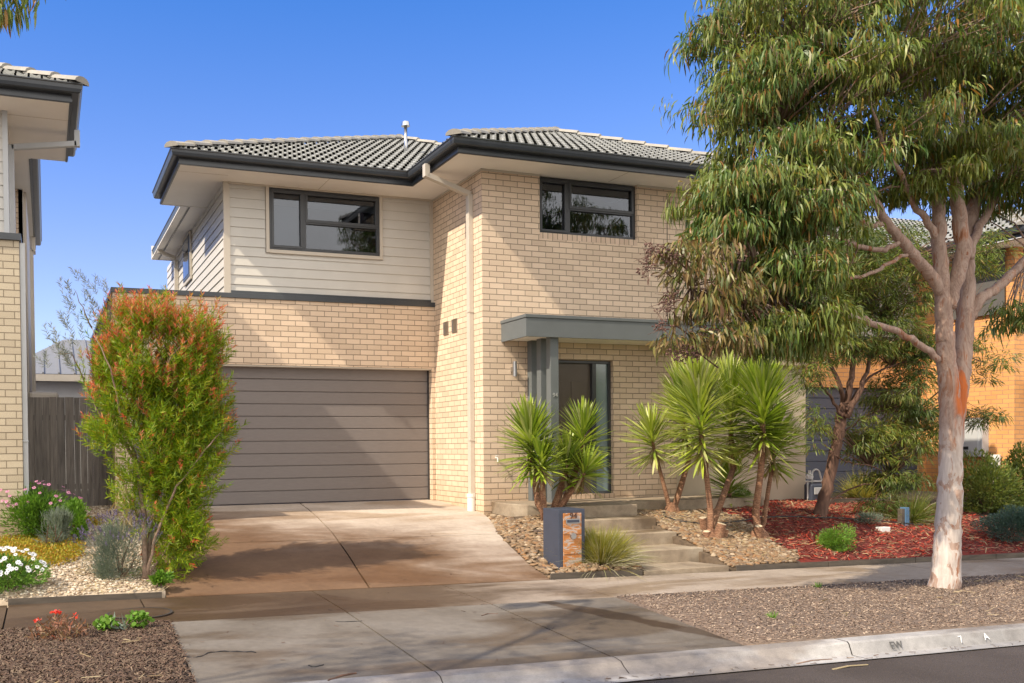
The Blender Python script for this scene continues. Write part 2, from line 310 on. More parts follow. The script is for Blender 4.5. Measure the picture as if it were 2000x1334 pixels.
class MB:
    def __init__(s): s.v = []; s.f = []
    def add(s, vs, fs):
        n = len(s.v); s.v += [tuple(map(float, q)) for q in vs]; s.f += [tuple(i+n for i in f) for f in fs]; return s
    def box(s, x0, x1, y0, y1, z0, z1):
        v = [(x, y, z) for z in (z0, z1) for y in (y0, y1) for x in (x0, x1)]
        return s.add(v, [(0, 2, 3, 1), (4, 5, 7, 6), (0, 1, 5, 4), (2, 6, 7, 3), (0, 4, 6, 2), (1, 3, 7, 5)])
    def quad(s, a, b, c, d): return s.add([a, b, c, d], [(0, 1, 2, 3)])
    def prism(s, poly, z0, z1):
        n = len(poly); v = [(x, y, z0) for x, y in poly]+[(x, y, z1) for x, y in poly]
        f = [tuple(range(n-1, -1, -1)), tuple(range(n, 2*n))]+[(i, (i+1) % n, n+(i+1) % n, n+i) for i in range(n)]
        return s.add(v, f)
    def bar(s, a, b, w, h, up=(0, 0, 1)):
        a = Vector(a); b = Vector(b); d = (b-a).normalized(); u = Vector(up); x = d.cross(u).normalized(); u = x.cross(d)
        v = [p+x*sx*w/2+u*sz*h/2 for p in (a, b) for sx, sz in ((-1, -1), (1, -1), (1, 1), (-1, 1))]
        return s.add(v, [(3, 2, 1, 0), (4, 5, 6, 7), (0, 1, 5, 4), (1, 2, 6, 5), (2, 3, 7, 6), (3, 0, 4, 7)])
    def tube(s, pts, rad, n=10, wob=0, cap=True):
        P = [Vector(p) for p in pts]; k = len(P); rings = []; x = None
        for i in range(k):
            d = (P[min(i+1, k-1)]-P[max(i-1, 0)]).normalized()
            if x is None: x = d.cross(Vector((.13, .97, .21))).normalized()
            else: x = (x-d*x.dot(d)).normalized()
            y = d.cross(x); r = rad[i] if hasattr(rad, '__len__') else rad
            ring = []
            for j in range(n):
                a = 2*math.pi*j/n; rr = r*(1+wob*(math.sin(2*a+i*.7)*.5+math.sin(3*a-i*.5)*.35+random.uniform(-.3, .3)))
                ring.append(P[i]+x*math.cos(a)*rr+y*math.sin(a)*rr)
            rings += ring
        f = [(i*n+j, i*n+(j+1) % n, (i+1)*n+(j+1) % n, (i+1)*n+j) for i in range(k-1) for j in range(n)]
        if cap: f += [tuple(range(n-1, -1, -1)), tuple(range((k-1)*n, k*n))]
        return s.add(rings, f)
    def build(s, name, mat, parent=None, smooth=False, bevel=0, uv=True):
        me = bpy.data.meshes.new(name); me.from_pydata(s.v, [], s.f); me.update()
        if uv: boxuv(me)
        o = link(name, me, mat, parent, smooth)
        if bevel:
            md = o.modifiers.new('bevel', 'BEVEL'); md.width = bevel; md.segments = 2; md.limit_method = 'ANGLE'
        return o
def box(name, mat, parent, *b, bevel=0): return MB().box(*b).build(name, mat, parent, bevel=bevel)
def mk(name, V, F, mat, parent=None, smooth=False):
    V = np.asarray(V, np.float32); F = np.asarray(F, np.int32)
    me = bpy.data.meshes.new(name); me.vertices.add(len(V)); me.vertices.foreach_set('co', V.ravel())
    k = F.shape[1]; me.loops.add(F.size); me.loops.foreach_set('vertex_index', F.ravel())
    me.polygons.add(len(F)); me.polygons.foreach_set('loop_start', np.arange(0, F.size, k, dtype=np.int32))
    try: me.polygons.foreach_set('loop_total', np.full(len(F), k, np.int32))
    except Exception: pass
    me.update(calc_edges=True); me.validate()
    return link(name, me, mat, parent, smooth)
def sweep(path, prof, name, mat, parent, closed=False):
    # path: list of (x,y) at the wall side, prof: list of (outward offset, z); outward = left of travel
    n = len(path); V = []; m = len(prof)
    for i, p in enumerate(path):
        a = Vector(path[i-1]) if i > 0 else None; b_ = Vector(path[i+1]) if i < n-1 else None; p = Vector(p)
        d1 = (p-a).normalized() if a is not None else (b_-p).normalized(); d2 = (b_-p).normalized() if b_ is not None else d1
        n1 = Vector((-d1.y, d1.x)); n2 = Vector((-d2.y, d2.x)); q = (n1+n2); q = q/(q.dot(n1))
        V += [(p.x+q.x*o, p.y+q.y*o, z) for o, z in prof]
    F = [(i*m+j, i*m+(j+1) % m, (i+1)*m+(j+1) % m, (i+1)*m+j) for i in range(n-1) for j in range(m)]
    F += [tuple(range(m)), tuple(range((n-1)*m+m-1, (n-1)*m-1, -1))]
    return MB().add(V, F).build(name, mat, parent)
def text(name, s, size, ext, mtx, mat, parent):
    cu = bpy.data.curves.new('t', 'FONT'); cu.body = s; cu.size = size; cu.extrude = ext; cu.align_x = 'CENTER'; cu.align_y = 'CENTER'
    o = bpy.data.objects.new('t', cu); C.objects.link(o); bpy.context.view_layer.update()
    me = bpy.data.meshes.new_from_object(o.evaluated_get(bpy.context.evaluated_depsgraph_get())); bpy.data.objects.remove(o)
    me.transform(mtx); me.materials.clear(); return link(name, me, mat, parent)
FRONT = Matrix(((1, 0, 0, 0), (0, 0, -1, 0), (0, 1, 0, 0), (0, 0, 0, 1)))   # text lying in XY -> standing, facing -Y
# ------------------------------------------------------------------ foliage generators
def unit(a): return a/np.maximum(np.linalg.norm(a, axis=-1, keepdims=True), 1e-9)
def rdir(n): return unit(rng.normal(size=(n, 3)))
def leaves(P, D, L, W, curve=.25, prof=(.25, 1, .8, .05), ts=(0, .3, .68, 1), B=None):
    """curved strap leaves as 3-quad strips"""
    n = len(P); D = unit(D); R = rdir(n)
    Sd = unit(np.cross(D, R)); Nn = np.cross(Sd, D)
    if B is None: B = Sd
    L = np.broadcast_to(np.asarray(L, float), (n,)); W = np.broadcast_to(np.asarray(W, float), (n,))
    k = len(ts); V = np.zeros((n, k, 2, 3))
    cv = np.asarray(curve) if np.ndim(curve) else curve*rng.uniform(.3, 1.2, n)*rng.choice([-1, 1], n)
    for i, (t, w) in enumerate(zip(ts, prof)):
        c = P+D*(L*t)[:, None]+B*(L*cv*t*t)[:, None]
        V[:, i, 0] = c+Sd*(W*w/2)[:, None]; V[:, i, 1] = c-Sd*(W*w/2)[:, None]
    base = (np.arange(n)*k*2)[:, None, None]
    q = np.array([[2*i, 2*i+1, 2*i+3, 2*i+2] for i in range(k-1)])[None]
    return V.reshape(-1, 3), (base+q).reshape(-1, 4)
def merge(parts):
    V = []; F = []; o = 0
    for v, f in parts: V.append(v); F.append(f+o); o += len(v)
    return np.concatenate(V), np.concatenate(F)
def clumps(cs, R, per, L, W, droop=1.0, spread=.5, up=.55, curve=.25, flat=.75):
    """umbrella-like clumps of hanging leaves"""
    n = len(cs)*per; ci = np.repeat(np.arange(len(cs)), per)
    c = cs[ci]; r = np.repeat(np.broadcast_to(R, (len(cs),)), per)
    d = rdir(n); d[:, 2] = np.abs(d[:, 2])*1.0-(.9-up)*rng.uniform(0, 1, n)
    d = unit(d); rad = r*rng.uniform(.35, 1, n)
    P = c+d*rad[:, None]*np.array([1, 1, flat])
    cb = (rdir(len(cs))*.35)[ci]; sg = np.repeat(rng.choice([-1., 1.], len(cs)), per)
    D = d*spread+cb+np.array([0, 0, -1])*droop*rng.uniform(.5, 1.2, n)[:, None]+rdir(n)*.2
    B = unit(d*np.array([1, 1, 0])+cb+rdir(n)*.25)*-1+np.array([0, 0, -.5])
    return leaves(P, D, L*rng.uniform(.65, 1.2, n), W*rng.uniform(.7, 1.2, n), curve*rng.uniform(.3, 1.3, n), B=B)
def sprigs(P, D, per, L, W, stem=.16, ang=.75, **k):
    """needles set along short stems"""
    n = len(P); i = np.repeat(np.arange(n), per); t = np.tile(np.linspace(.05, 1, per), n)
    Dn = unit(D)[i]; s = rdir(n*per); s = unit(s-Dn*(s*Dn).sum(1, keepdims=True))
    pos = P[i]+Dn*(stem*t)[:, None]; dr = Dn*(1-ang*(1-.45*t))[:, None]+s*ang
    return leaves(pos, dr, L*rng.uniform(.7, 1.15, n*per), W, curve=.12, **k)
def ell(n, c, r, shell=.0):
    d = rdir(n); u = rng.uniform(shell**3, 1, n)**(1/3); return np.array(c)+d*u[:, None]*np.array(r)
_ico = None
def stones(P, size, flat=.55, rnd=.25, sub=2):
    bm = bmesh.new(); bmesh.ops.create_icosphere(bm, subdivisions=sub, radius=1); v = np.array([x.co[:] for x in bm.verts]); f = np.array([[q.index for q in x.verts] for x in bm.faces]); bm.free()
    n = len(P); k = len(v)
    var = 1+rnd*rng.normal(size=(6, k, 1))*.6; base = (v[None]*var)[rng.integers(0, 6, n)]
    sc = np.stack([size*rng.uniform(.8, 1.3, n), size*rng.uniform(.6, .95, n), size*flat*rng.uniform(.6, 1.1, n)], 1)
    a = rng.uniform(0, 6.28, n); tl = rng.normal(0, .28, n)
    q = base*sc[:, None]; y = q[..., 1]*np.cos(tl)[:, None]-q[..., 2]*np.sin(tl)[:, None]; z = q[..., 1]*np.sin(tl)[:, None]+q[..., 2]*np.cos(tl)[:, None]; x = q[..., 0]
    V = np.stack([x*np.cos(a)[:, None]-y*np.sin(a)[:, None], x*np.sin(a)[:, None]+y*np.cos(a)[:, None], z], 2)+P[:, None]
    return V.reshape(-1, 3), (np.arange(n)[:, None, None]*k+f[None]).reshape(-1, 3)
def chips(P, L, W, tilt=.3):
    n = len(P); a = rng.uniform(0, 6.28, n); D = np.stack([np.cos(a), np.sin(a), rng.normal(0, tilt, n)], 1)
    D = unit(D); Sd = unit(np.cross(D, np.array([0, 0, 1.])+rdir(n)*.45)); L = L*rng.uniform(.4, 1.3, n); W = W*rng.uniform(.5, 1.2, n)
    N = np.cross(Sd, D); N = N*np.sign(N[:, 2:3]); T = (W*.35)[:, None]
    e = D*(L/2)[:, None]; s = Sd*(W/2)[:, None]
    V = np.stack([P-e-s, P-e*.8+s, P+e+s*.7, P+e*.9-s, P-e*.8+N*T, P+e*.8+N*T], 1)
    f = np.array([[0, 3, 5, 4], [1, 4, 5, 2]])
    return V.reshape(-1, 3), (np.arange(n)[:, None, None]*6+f[None]).reshape(-1, 4)
# ------------------------------------------------------------------ ground heights
DP = [(-3.5, -.575), (-2.88, -.474), (-2.255, -.362), (-1.165, -.2), (.14, -.09), (1.1, -.035), (2.05, 0.0)]
def zf(x): return -.628-.017*x
def zdrive(x, y):
    ys = [a for a, b in DP]; zs = [b for a, b in DP]
    z = float(np.interp(y, ys, zs)); t = min(1, max(0, (2-y)/5.5)); return z+t*(-.017*(x+3))
def zcon(x, y):
    if y >= -3.5: return zdrive(x, y)
    if y >= -4.72: return zf(x)-.022*(-3.5-y)/1.22
    return zf(x)-.022-.030*(-4.72-y)/2.26
XR = [(-3.5, -.86), (-2.9, -.80), (-2.2, -.68), (-1.4, -.48), (-.6, -.18), (0, 0.0), (2.1, 0.0)]
def xright(y): return float(np.interp(y, [a for a, b in XR], [b for a, b in XR]))
def xleft(y): return float(np.interp(y, [-3.5, -1, 1.8], [-5.08, -5.0, -4.93]))
def xmid(y): return -2.327+(1.93-y)/5.43*(-.678)
def hbed(x, y):     # planted front garden right of the driveway
    t = min(1, max(0, (y+3.5)/3.5)); s = 1-(1-t)**1.8
    z0 = float(np.interp(x, [3.5, 6.5, 9, 14], [-.02, -.10, -.14, -.2])); z1 = zf(x)+.035
    z = z1+(z0-z1)*s
    if x < .6:
        dx = x-xright(y); k = min(1, max(0, dx/.55)); z = (zdrive(x, y)-.015)*(1-k)+z*k
    z += .02*math.sin(x*2.1+y*1.3)
    return z
def hleft(x, y): return float(np.interp(y, [-3.5, -3, 0, 2.2, 4], [-.50, -.43, -.15, .02, .04]))+.012*math.sin(3*x+2*y)
def hstrip(x, y): return zcon(x, y)+.012
# big ground sheet
gx = [-400, -80, -30, -14, -9, -7, -6, -5, -3.6, -2.2, -1, 0, 1, 2, 3.5, 5, 7, 9, 12, 20, 60, 400]; gy = [-400, -60, -20, -11, -7.6, -7.2, -7.0, -6, -4.8, -4.72, -3.5, -3, -2, -1, 0, 1, 2, 4, 10, 30, 80, 500]
def zg(x, y):
    xx = max(-8, min(12, x))
    if y < -7.05: return -.98-.017*xx*(1 if y > -60 else 1)
    if y < -3.5: return zcon(xx, y)-.13
    return float(np.interp(y, [-3.5, -2, 0, 2, 400], [zf(xx)-.13, zf(xx)*.62-.13, -.30, -.22, -.22]))
V = [(x, y, zg(x, y)) for y in gy for x in gx]; n = len(gx)
mb = MB().add(V, [(j*n+i, j*n+i+1, (j+1)*n+i+1, (j+1)*n+i) for j in range(len(gy)-1) for i in range(n-1)])
tag(mb.build('ground', 'soil', uv=False), kind='structure')
def patch(mb, xl, xr, y0, y1, zfun, nx=6, ny=6, skirt=.06):
    V = []; F = []
    for j in range(ny+1):
        y = y0+(y1-y0)*j/ny; a = xl(y) if callable(xl) else xl; b_ = xr(y) if callable(xr) else xr
        for i in range(nx+1):
            x = a+(b_-a)*i/nx; V.append((x, y, zfun(x, y)))
    n = nx+1
    F = [(j*n+i, j*n+i+1, (j+1)*n+i+1, (j+1)*n+i) for j in range(ny) for i in range(nx)]
    if skirt:
        rim = [i for i in range(n)]+[j*n+nx for j in range(1, ny+1)]+[ny*n+i for i in range(nx-1, -1, -1)]+[j*n for j in range(ny-1, 0, -1)]
        o = len(V); V += [(V[i][0], V[i][1], V[i][2]-skirt) for i in rim]; m = len(rim)
        F += [(rim[k], o+k, o+(k+1) % m, rim[(k+1) % m]) for k in range(m)]
    mb.add(V, F)
# asphalt road with lip of the concrete channel
mb = MB(); V = []; xs = [-60, -20, -8, -4, 0, 4, 8, 20, 60]; ys = [-60, -20, -13, -9, -7.42]
def zroad(x, y): return -.752-.017*x+(.03*min(1, (-7.42-y)/5))
for y in ys:
    for x in xs: V.append((x, y, zroad(max(-30, min(30, x)), y)))
n = len(xs); mb.add(V, [(j*n+i, j*n+i+1, (j+1)*n+i+1, (j+1)*n+i) for j in range(len(ys)-1) for i in range(n-1)])
tag(mb.build('road', 'asphalt', uv=False), kind='structure')
# driveway slabs
mb = MB(); g = .010
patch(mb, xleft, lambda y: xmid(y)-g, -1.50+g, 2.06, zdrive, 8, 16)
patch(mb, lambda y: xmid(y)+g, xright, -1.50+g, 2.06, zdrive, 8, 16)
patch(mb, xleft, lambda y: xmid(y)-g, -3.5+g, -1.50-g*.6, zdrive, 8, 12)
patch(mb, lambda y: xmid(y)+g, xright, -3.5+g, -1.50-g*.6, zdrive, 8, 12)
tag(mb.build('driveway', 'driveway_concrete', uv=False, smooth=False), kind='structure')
mb = MB(); patch(mb, lambda y: xleft(y)+.01, lambda y: xright(y)-.01, -3.5, 2.0, lambda x, y: zdrive(x, y)-.028, 6, 16, 0)
mb2 = mb; patch(mb2, -16, 15, -7.0, -3.5, lambda x, y: zcon(x, y)-.028, 20, 6, 0)
tag(mb2.build('joint_bed', 'dark_gap', uv=False), kind='structure')
# footpath
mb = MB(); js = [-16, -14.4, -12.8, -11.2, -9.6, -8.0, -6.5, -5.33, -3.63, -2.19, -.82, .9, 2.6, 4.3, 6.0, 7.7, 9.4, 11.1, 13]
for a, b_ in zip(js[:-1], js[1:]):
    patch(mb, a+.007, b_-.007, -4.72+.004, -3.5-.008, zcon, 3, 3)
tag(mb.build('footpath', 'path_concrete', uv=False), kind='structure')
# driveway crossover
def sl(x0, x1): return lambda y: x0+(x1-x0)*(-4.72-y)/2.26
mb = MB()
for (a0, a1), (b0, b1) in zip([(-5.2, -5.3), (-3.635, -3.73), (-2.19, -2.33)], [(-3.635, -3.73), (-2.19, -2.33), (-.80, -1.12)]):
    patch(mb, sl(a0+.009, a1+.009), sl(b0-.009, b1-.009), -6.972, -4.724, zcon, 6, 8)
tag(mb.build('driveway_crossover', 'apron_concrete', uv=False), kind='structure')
# kerb and channel (one profile along X, lowered across the driveway)
def kprof(x):
    k = 1.0
    if -5.9 < x < -.25: k = 0.0
    if -5.9 < x <= -5.3: k = (-5.3-x)/.6
    if -1.15 <= x < -.25: k = (x+1.15)/.9
    zt = -.677-.017*x; zi = -.775-.017*x; zl = -.742-.017*x
    top = [(-6.985, zt), (-7.02, zt+.001), (-7.10-.02*k, zt-.0-.012*(1-k)), (-7.135, zt-.012-.03*(1-k)), (-7.17-.03*(1-k), zi+.02*(1-k)), (-7.22-.05*(1-k), zi), (-7.32, zi+.004), (-7.44, zl)]
    return top
mb = MB(); xs = [-16, -13.6, -11.2, -8.8, -6.4, -5.9, -5.6, -5.3, -4.5, -3.73, -2.33, -1.6, -1.15, -.85, -.55, -.26]; xs += [-.26+.012, 2.1, 2.112, 4.5, 4.512, 7, 9.4, 11.8, 14.2]
V = []; m = 8
for x in xs: V += [(x, y, z) for y, z in kprof(x)]
F = [(i*m+j, i*m+j+1, (i+1)*m+j+1, (i+1)*m+j) for i in range(len(xs)-1) for j in range(m-1) if not (abs(xs[i+1]-xs[i]) < .02)]
mb.add(V, F); o = mb.build('kerb', 'kerb_concrete', uv=False); tag(o, kind='structure')
mb = MB(); 
for x in (-.254, 2.106, 4.506): mb.add([(x+s, y+.0, z-.012) for s in (-.01, .01) for y, z in kprof(x)], [(j, j+1, 8+j+1, 8+j) for j in range(7)])
for x in (-3.73, -2.33): mb.add([(x+s, y, z+.0015) for s in (-.004, .004) for y, z in kprof(x)[:5]], [(j, j+1, 5+j+1, 5+j) for j in range(4)])
tag(mb.build('kerb_joints', 'dark_gap', uv=False), kind='structure')
# writing on the kerb face
def kerbtext(s, x, mat, size, name, dz=0):
    zt = -.677-.017*x
    T = Matrix.Translation((x, -7.160, zt-.052+dz)) @ Matrix.Rotation(math.radians(-32), 4, 'X') @ FRONT
    o = text(name, s, size, .0015, T, mat, None); return o
tag(kerbtext('EW', .22, 'etched', .085, 'etched_letters'), 'letters EW scratched into the kerb face near the gum tree', 'kerb marking')
tag(kerbtext('7', .93, 'mark_paint', .085, 'painted_mark'), 'white painted figure 7 on the kerb face', 'kerb marking')
tag(kerbtext('A', 1.22, 'mark_paint', .085, 'painted_mark', .006), 'white painted letter A on the kerb face', 'kerb marking')
# manhole
mx_, my_ = -5.40, -4.25
mb = MB(); mb.tube([(mx_, my_, zcon(mx_, my_)-.03), (mx_, my_, zcon(mx_, my_)+.004)], [.27, .27], 40)
o = mb.build('manhole_cover', 'path_concrete', uv=False); tag(o, 'round concrete access cover set in the footpath near the left garden bed', 'manhole cover')
mb = MB(); n = 40; zz = zcon(mx_, my_)+.0055
ring = [(mx_+r*math.cos(2*math.pi*i/n), my_+r*math.sin(2*math.pi*i/n), zz+0.001) for r in (.262, .285) for i in range(n)]
mb.add(ring, [(i, (i+1) % n, n+(i+1) % n, n+i) for i in range(n)])
mb.build('rim', 'dark_gap', o, uv=False)
# ------------------------------------------------------------------ shared building parts
def tiles(name, parent, origin, u, v, ulen, vlen, pitch, clips, ps=.30, cs=.33, mat='roof_tile'):
    """roof plane: origin eave corner, u along the eave, v horizontal up-slope; clips: (point, keep-normal) vertical planes"""
    nu = int(ulen/ps*12); us = np.linspace(0, ulen, nu+1); nc = int(math.ceil(vlen/(cs*math.cos(pitch))))
    ph = (us/(ps/2)) % 1; h = .032*np.clip(np.sin(ph*math.pi), 0, 1)**.8*(((us/(ps/2)).astype(int) % 1) == 0)
    sl_, cl_ = math.sin(pitch), math.cos(pitch); V = []; F = []; m = nu+1
    for c in range(nc):
        for (s, lift) in ((c*cs, .034), (c*cs+.001, .036), ((c+1)*cs+.008, .002)):
            hz = lift+h+(.010 if lift == .036 else 0); d = s
            hor = d*cl_; z = d*sl_
            V.append(np.stack([origin[0]+u[0]*us+v[0]*(hor), origin[1]+u[1]*us+v[1]*(hor), origin[2]+z+hz+0*us], 1) if lift != .034 else
                     np.stack([origin[0]+u[0]*us+v[0]*hor, origin[1]+u[1]*us+v[1]*hor, origin[2]+z+h*.25-.004+0*us], 1))
    V = np.concatenate(V); rows = nc*3
    i = np.arange(nu); F = [np.stack([r*m+i, r*m+i+1, (r+1)*m+i+1, (r+1)*m+i], 1) for r in range(rows-1) if r % 3 == 1]
    nv = len(V); e = .030
    V = np.concatenate([V, [[origin[0]+u[0]*a+v[0]*b_*cl_, origin[1]+u[1]*a+v[1]*b_*cl_, origin[2]+b_*sl_-.012] for a, b_ in ((0, 0), (ulen, 0), (ulen, nc*cs), (0, nc*cs))]]); F.append(np.array([[nv, nv+1, nv+2, nv+3]]))
    tt = (np.arange(rows//3)*3)
    for r in tt: k_ = i[(h[i] < .026) | (h[i+1] < .026)]; F.append(np.stack([r*m+k_, r*m+k_+1, (r+1)*m+k_+1, (r+1)*m+k_], 1))
    F = np.concatenate(F)
    me = bpy.data.meshes.new(name); me.from_pydata(V.tolist(), [], F.tolist())
    bm = bmesh.new(); bm.from_mesh(me)
    for p, nrm in clips:
        g_ = bm.verts[:]+bm.edges[:]+bm.faces[:]
        bmesh.ops.bisect_plane(bm, geom=g_, plane_co=Vector((*p, 0)), plane_no=Vector((*nrm, 0)), clear_inner=True)
    bm.to_mesh(me); bm.free(); me.update()
    for p in me.polygons: p.use_smooth = False
    return link(name, me, mat, parent)
def ridge(name, a, b_, parent, w=.115, seg=.42):
    a = Vector(a); b_ = Vector(b_); L = (b_-a).length; n = max(1, int(L/seg)); d = (b_-a)/L; x = d.cross(Vector((0, 0, 1))).normalized(); u = x.cross(d)
    mb = MB()
    for i in range(n):
        p = a+d*(i*L/n-.03); q = a+d*((i+1)*L/n+.02)
        V = []
        for pt, r, lf in ((p, w*1.08, .035), (q, w*.92, .012)):
            for k in range(7):
                an = math.pi*k/6; V.append(pt+x*math.cos(an)*r+u*(math.sin(an)*r*.62+lf-.02))
        mb.add(V, [(k, k+1, 8+k, 7+k) for k in range(6)]+[tuple(range(6, -1, -1)), tuple(range(7, 14))])
    return mb.build(name, 'ridge_tile', parent, uv=False)
def gutterset(path, parent, zs, zt, gut='charcoal', fas='charcoal'):
    """path = soffit edge, travel so that outside is to the left"""
    fo = sweep(path, [(-.025, zs-.006), (0, zs-.006), (0, zt-.01), (-.025, zt-.01)], 'fascia', fas, parent)
    sweep(path, [(.004, zs+.0), (.010, zs+.0), (.010, zs+.035), (.004, zs+.035)], 'bead', fas, fo)
    g0 = zs+.085
    sweep(path, [(.002, zt-.03), (.002, g0), (.085, g0), (.105, g0+.012), (.118, g0+.05), (.122, zt-.022), (.134, zt-.012), (.134, zt), (.122, zt), (.112, zt-.012), (.106, g0+.06), (.09, g0+.014), (.012, g0+.012), (.012, zt-.03)], 'gutter', gut, parent)
def window(parent, x0, x1, z0, z1, y, split, hmid, trim=None, depth=.07, curtain_left=True, rd=1.2, blind=.2):
    """two-light window: casement left of `split`, right part split at height hmid; front of the frame at y"""
    w = thing_part('window', parent, (x0, y, z0)); f = .05
    mb = MB(); yb = y+depth
    mb.box(x0, x1, y, yb, z1-f, z1).box(x0, x1, y, yb, z0, z0+f).box(x0, x0+f, y, yb, z0+f, z1-f).box(x1-f, x1, y, yb, z0+f, z1-f)
    mb.box(split-.035, split+.035, y, yb, z0+f, z1-f).box(split+.035, x1-f, y, yb, hmid-.045, hmid+.03)
    mb.build('frame', 'window_frame', w, bevel=.004)
    mb = MB(); s = .04; ys = y-.012
    def sash(a, b_, c, d):
        mb.box(a, b_, ys, y+.03, d-s, d).box(a, b_, ys, y+.03, c, c+s).box(a, a+s, ys, y+.03, c+s, d-s).box(b_-s, b_, ys, y+.03, c+s, d-s)
    sash(x0+f*.6, split-.02, z0+f*.6, z1-f*.6); sash(split+.02, x1-f*.6, hmid-.02, z1-f*.6)
    mb.build('sash', 'window_frame', w, bevel=.003)
    for a, b_, c, d in ((x0+f, split-.035, z0+f, z1-f), (split+.035, x1-f, hmid+.02, z1-f), (split+.035, x1-f, z0+f, hmid-.03)):
        box('pane', 'window_glass', w, a, b_, y+.036, y+.042, c, d)
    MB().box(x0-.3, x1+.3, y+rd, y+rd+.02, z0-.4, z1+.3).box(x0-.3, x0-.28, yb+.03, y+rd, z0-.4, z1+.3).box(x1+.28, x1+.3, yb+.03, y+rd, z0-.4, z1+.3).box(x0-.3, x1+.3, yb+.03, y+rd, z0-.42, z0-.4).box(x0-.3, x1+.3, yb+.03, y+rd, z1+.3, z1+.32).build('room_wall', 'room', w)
    if blind:
        mb = MB(); k = int(blind/.022)
        for a, b_ in ((x0+f, split-.03), (split+.03, x1-f)):
            for i in range(k): mb.box(a, b_, y+.09, y+.11, z1-.05-i*.022-.02, z1-.05-i*.022)
        mb.build('blind', 'blind', w)
    if curtain_left: box('curtain', 'curtain', w, x0+f, split-.03, y+.125, y+.13, z0, z1)
    return w
def thing_part(name, parent, loc):
    o = bpy.data.objects.new(name, None); C.objects.link(o); o.parent = parent; o.location = Vector(loc)-wloc(parent); o.empty_display_size = .1
    return o
def boards(name, mat, parent, x0, x1, y0, y1, z0, z1, step=.149, side=None, holes=()):
    """lapped weatherboards. side None: faces -Y at y0, spanning x0..x1; side -1: faces -X at x0 spanning y0..y1"""
    mb = MB(); z = z0; t0, t1 = .004, .020
    while z < z1-.001:
        zt = min(z+step, z1)
        a, b_ = (x0, x1) if side is None else (y0, y1)
        spans = [(a, b_, z, zt)]
        for h0, h1, hz0, hz1 in holes:
            if zt > hz0+.001 and z < hz1-.001:
                new = []
                for s0, s1, a0, a1 in spans:
                    new += [(s0, min(s1, h0), a0, a1), (max(s0, h1), s1, a0, a1)]
                    if a0 < hz0 < a1: new.append((max(s0, h0), min(s1, h1), a0, hz0))
                spans = [q for q in new if q[1]-q[0] > .005 and q[3]-q[2] > .004]
        for s0, s1, zz0, zz1 in spans:
            tb_ = t1-(t1-t0)*(zz0-z)/step; tt_ = t1-(t1-t0)*(zz1-z)/step
            if side is None:
                yb = y0+.03
                mb.add([(s0, y0-tb_+.02, zz0), (s1, y0-tb_+.02, zz0), (s1, y0-tt_+.02, zz1), (s0, y0-tt_+.02, zz1), (s0, yb, zz0), (s1, yb, zz0), (s1, yb, zz1), (s0, yb, zz1)],
                       [(0, 1, 2, 3), (4, 5, 1, 0), (0, 3, 7, 4), (1, 5, 6, 2), (3, 2, 6, 7)])
            else:
                xb = x0+.03
                mb.add([(x0-tb_+.02, s1, zz0), (x0-tb_+.02, s0, zz0), (x0-tt_+.02, s0, zz1), (x0-tt_+.02, s1, zz1), (xb, s1, zz0), (xb, s0, zz0), (xb, s0, zz1), (xb, s1, zz1)],
                       [(0, 1, 2, 3), (4, 5, 1, 0), (0, 3, 7, 4), (1, 5, 6, 2), (3, 2, 6, 7)])
        z = zt
    return mb.build(name, mat, parent)
def sectional(name, mat, parent, x0, x1, y, z0, z1, n):
    mb = MB(); h = (z1-z0)/n
    for i in range(n):
        a = z0+i*h+.003; b_ = z0+(i+1)*h-.003; e = .008
        mb.add([(x0, y+e, a), (x1, y+e, a), (x1, y, a+e), (x0, y, a+e), (x0, y, b_-e), (x1, y, b_-e), (x0, y+e, b_), (x1, y+e, b_), (x0, y+.03, b_), (x1, y+.03, b_), (x0, y+.03, a), (x1, y+.03, a)],
               [(0, 1, 2, 3), (3, 2, 5, 4), (4, 5, 7, 6), (6, 7, 9, 8), (10, 11, 1, 0)])
    mb.box(x0, x1, y+.026, y+.04, z0, z1)
    return mb.build(name, mat, parent)
# ------------------------------------------------------------------ THE HOUSE
H = thing('brick_house', 'two storey cream brick and weatherboard house with wide grey garage door and tiled roof', 'house', (0, 0, 0))
Hs, Zt = 5.04, 5.23; YW = 1.90; XL, XRr = -3.49, 6.25
# garage storey
gw = MB(); gw.box(-5.19, 0, 1.86, 2.10, 2.21, 3.24).box(-5.19, -4.93, 1.86, 2.10, -.35, 2.21).box(-.06, 0, 1.862, 2.10, -.35, 2.21)
gw.box(-5.19, -4.95, 2.10, 9.0, -.35, 3.24).box(-4.95, XL, 8.8, 9.0, -.35, 3.24)
garage_wall = gw.build('garage_wall', 'cream_brick', H)
box('lintel', 'trim_paint', H, -4.93, -.06, 1.875, 2.08, 2.185, 2.209)
MB().box(-5.215, .004, 1.835, 2.12, 3.24, 3.315).box(-5.215, -4.93, 2.12, 9.02, 3.24, 3.315).build('parapet_cap', 'charcoal', H, bevel=.004)
box('flat_roof', 'charcoal', H, -4.95, XL, 2.1, 8.8, 3.0, 3.05)
gd = sectional('garage_door', 'garage_grey', H, -4.925, -.065, 2.02, .012, 2.20, 11)
for b_ in ((-4.93, -4.905), (-.083, -.0605)): box('door_track', 'dark_steel', gd, *b_, 1.99, 2.06, 0, 2.2)
# upper cladding
w1 = (-2.80, -.962, 4.038, 5.0)
boards('front_cladding', 'cladding', H, XL+.07, -.055, YW, 0, 3.315, Hs+.01, holes=[(w1[0]-.06, w1[1]+.06, w1[2]-.06, Hs+.1)])
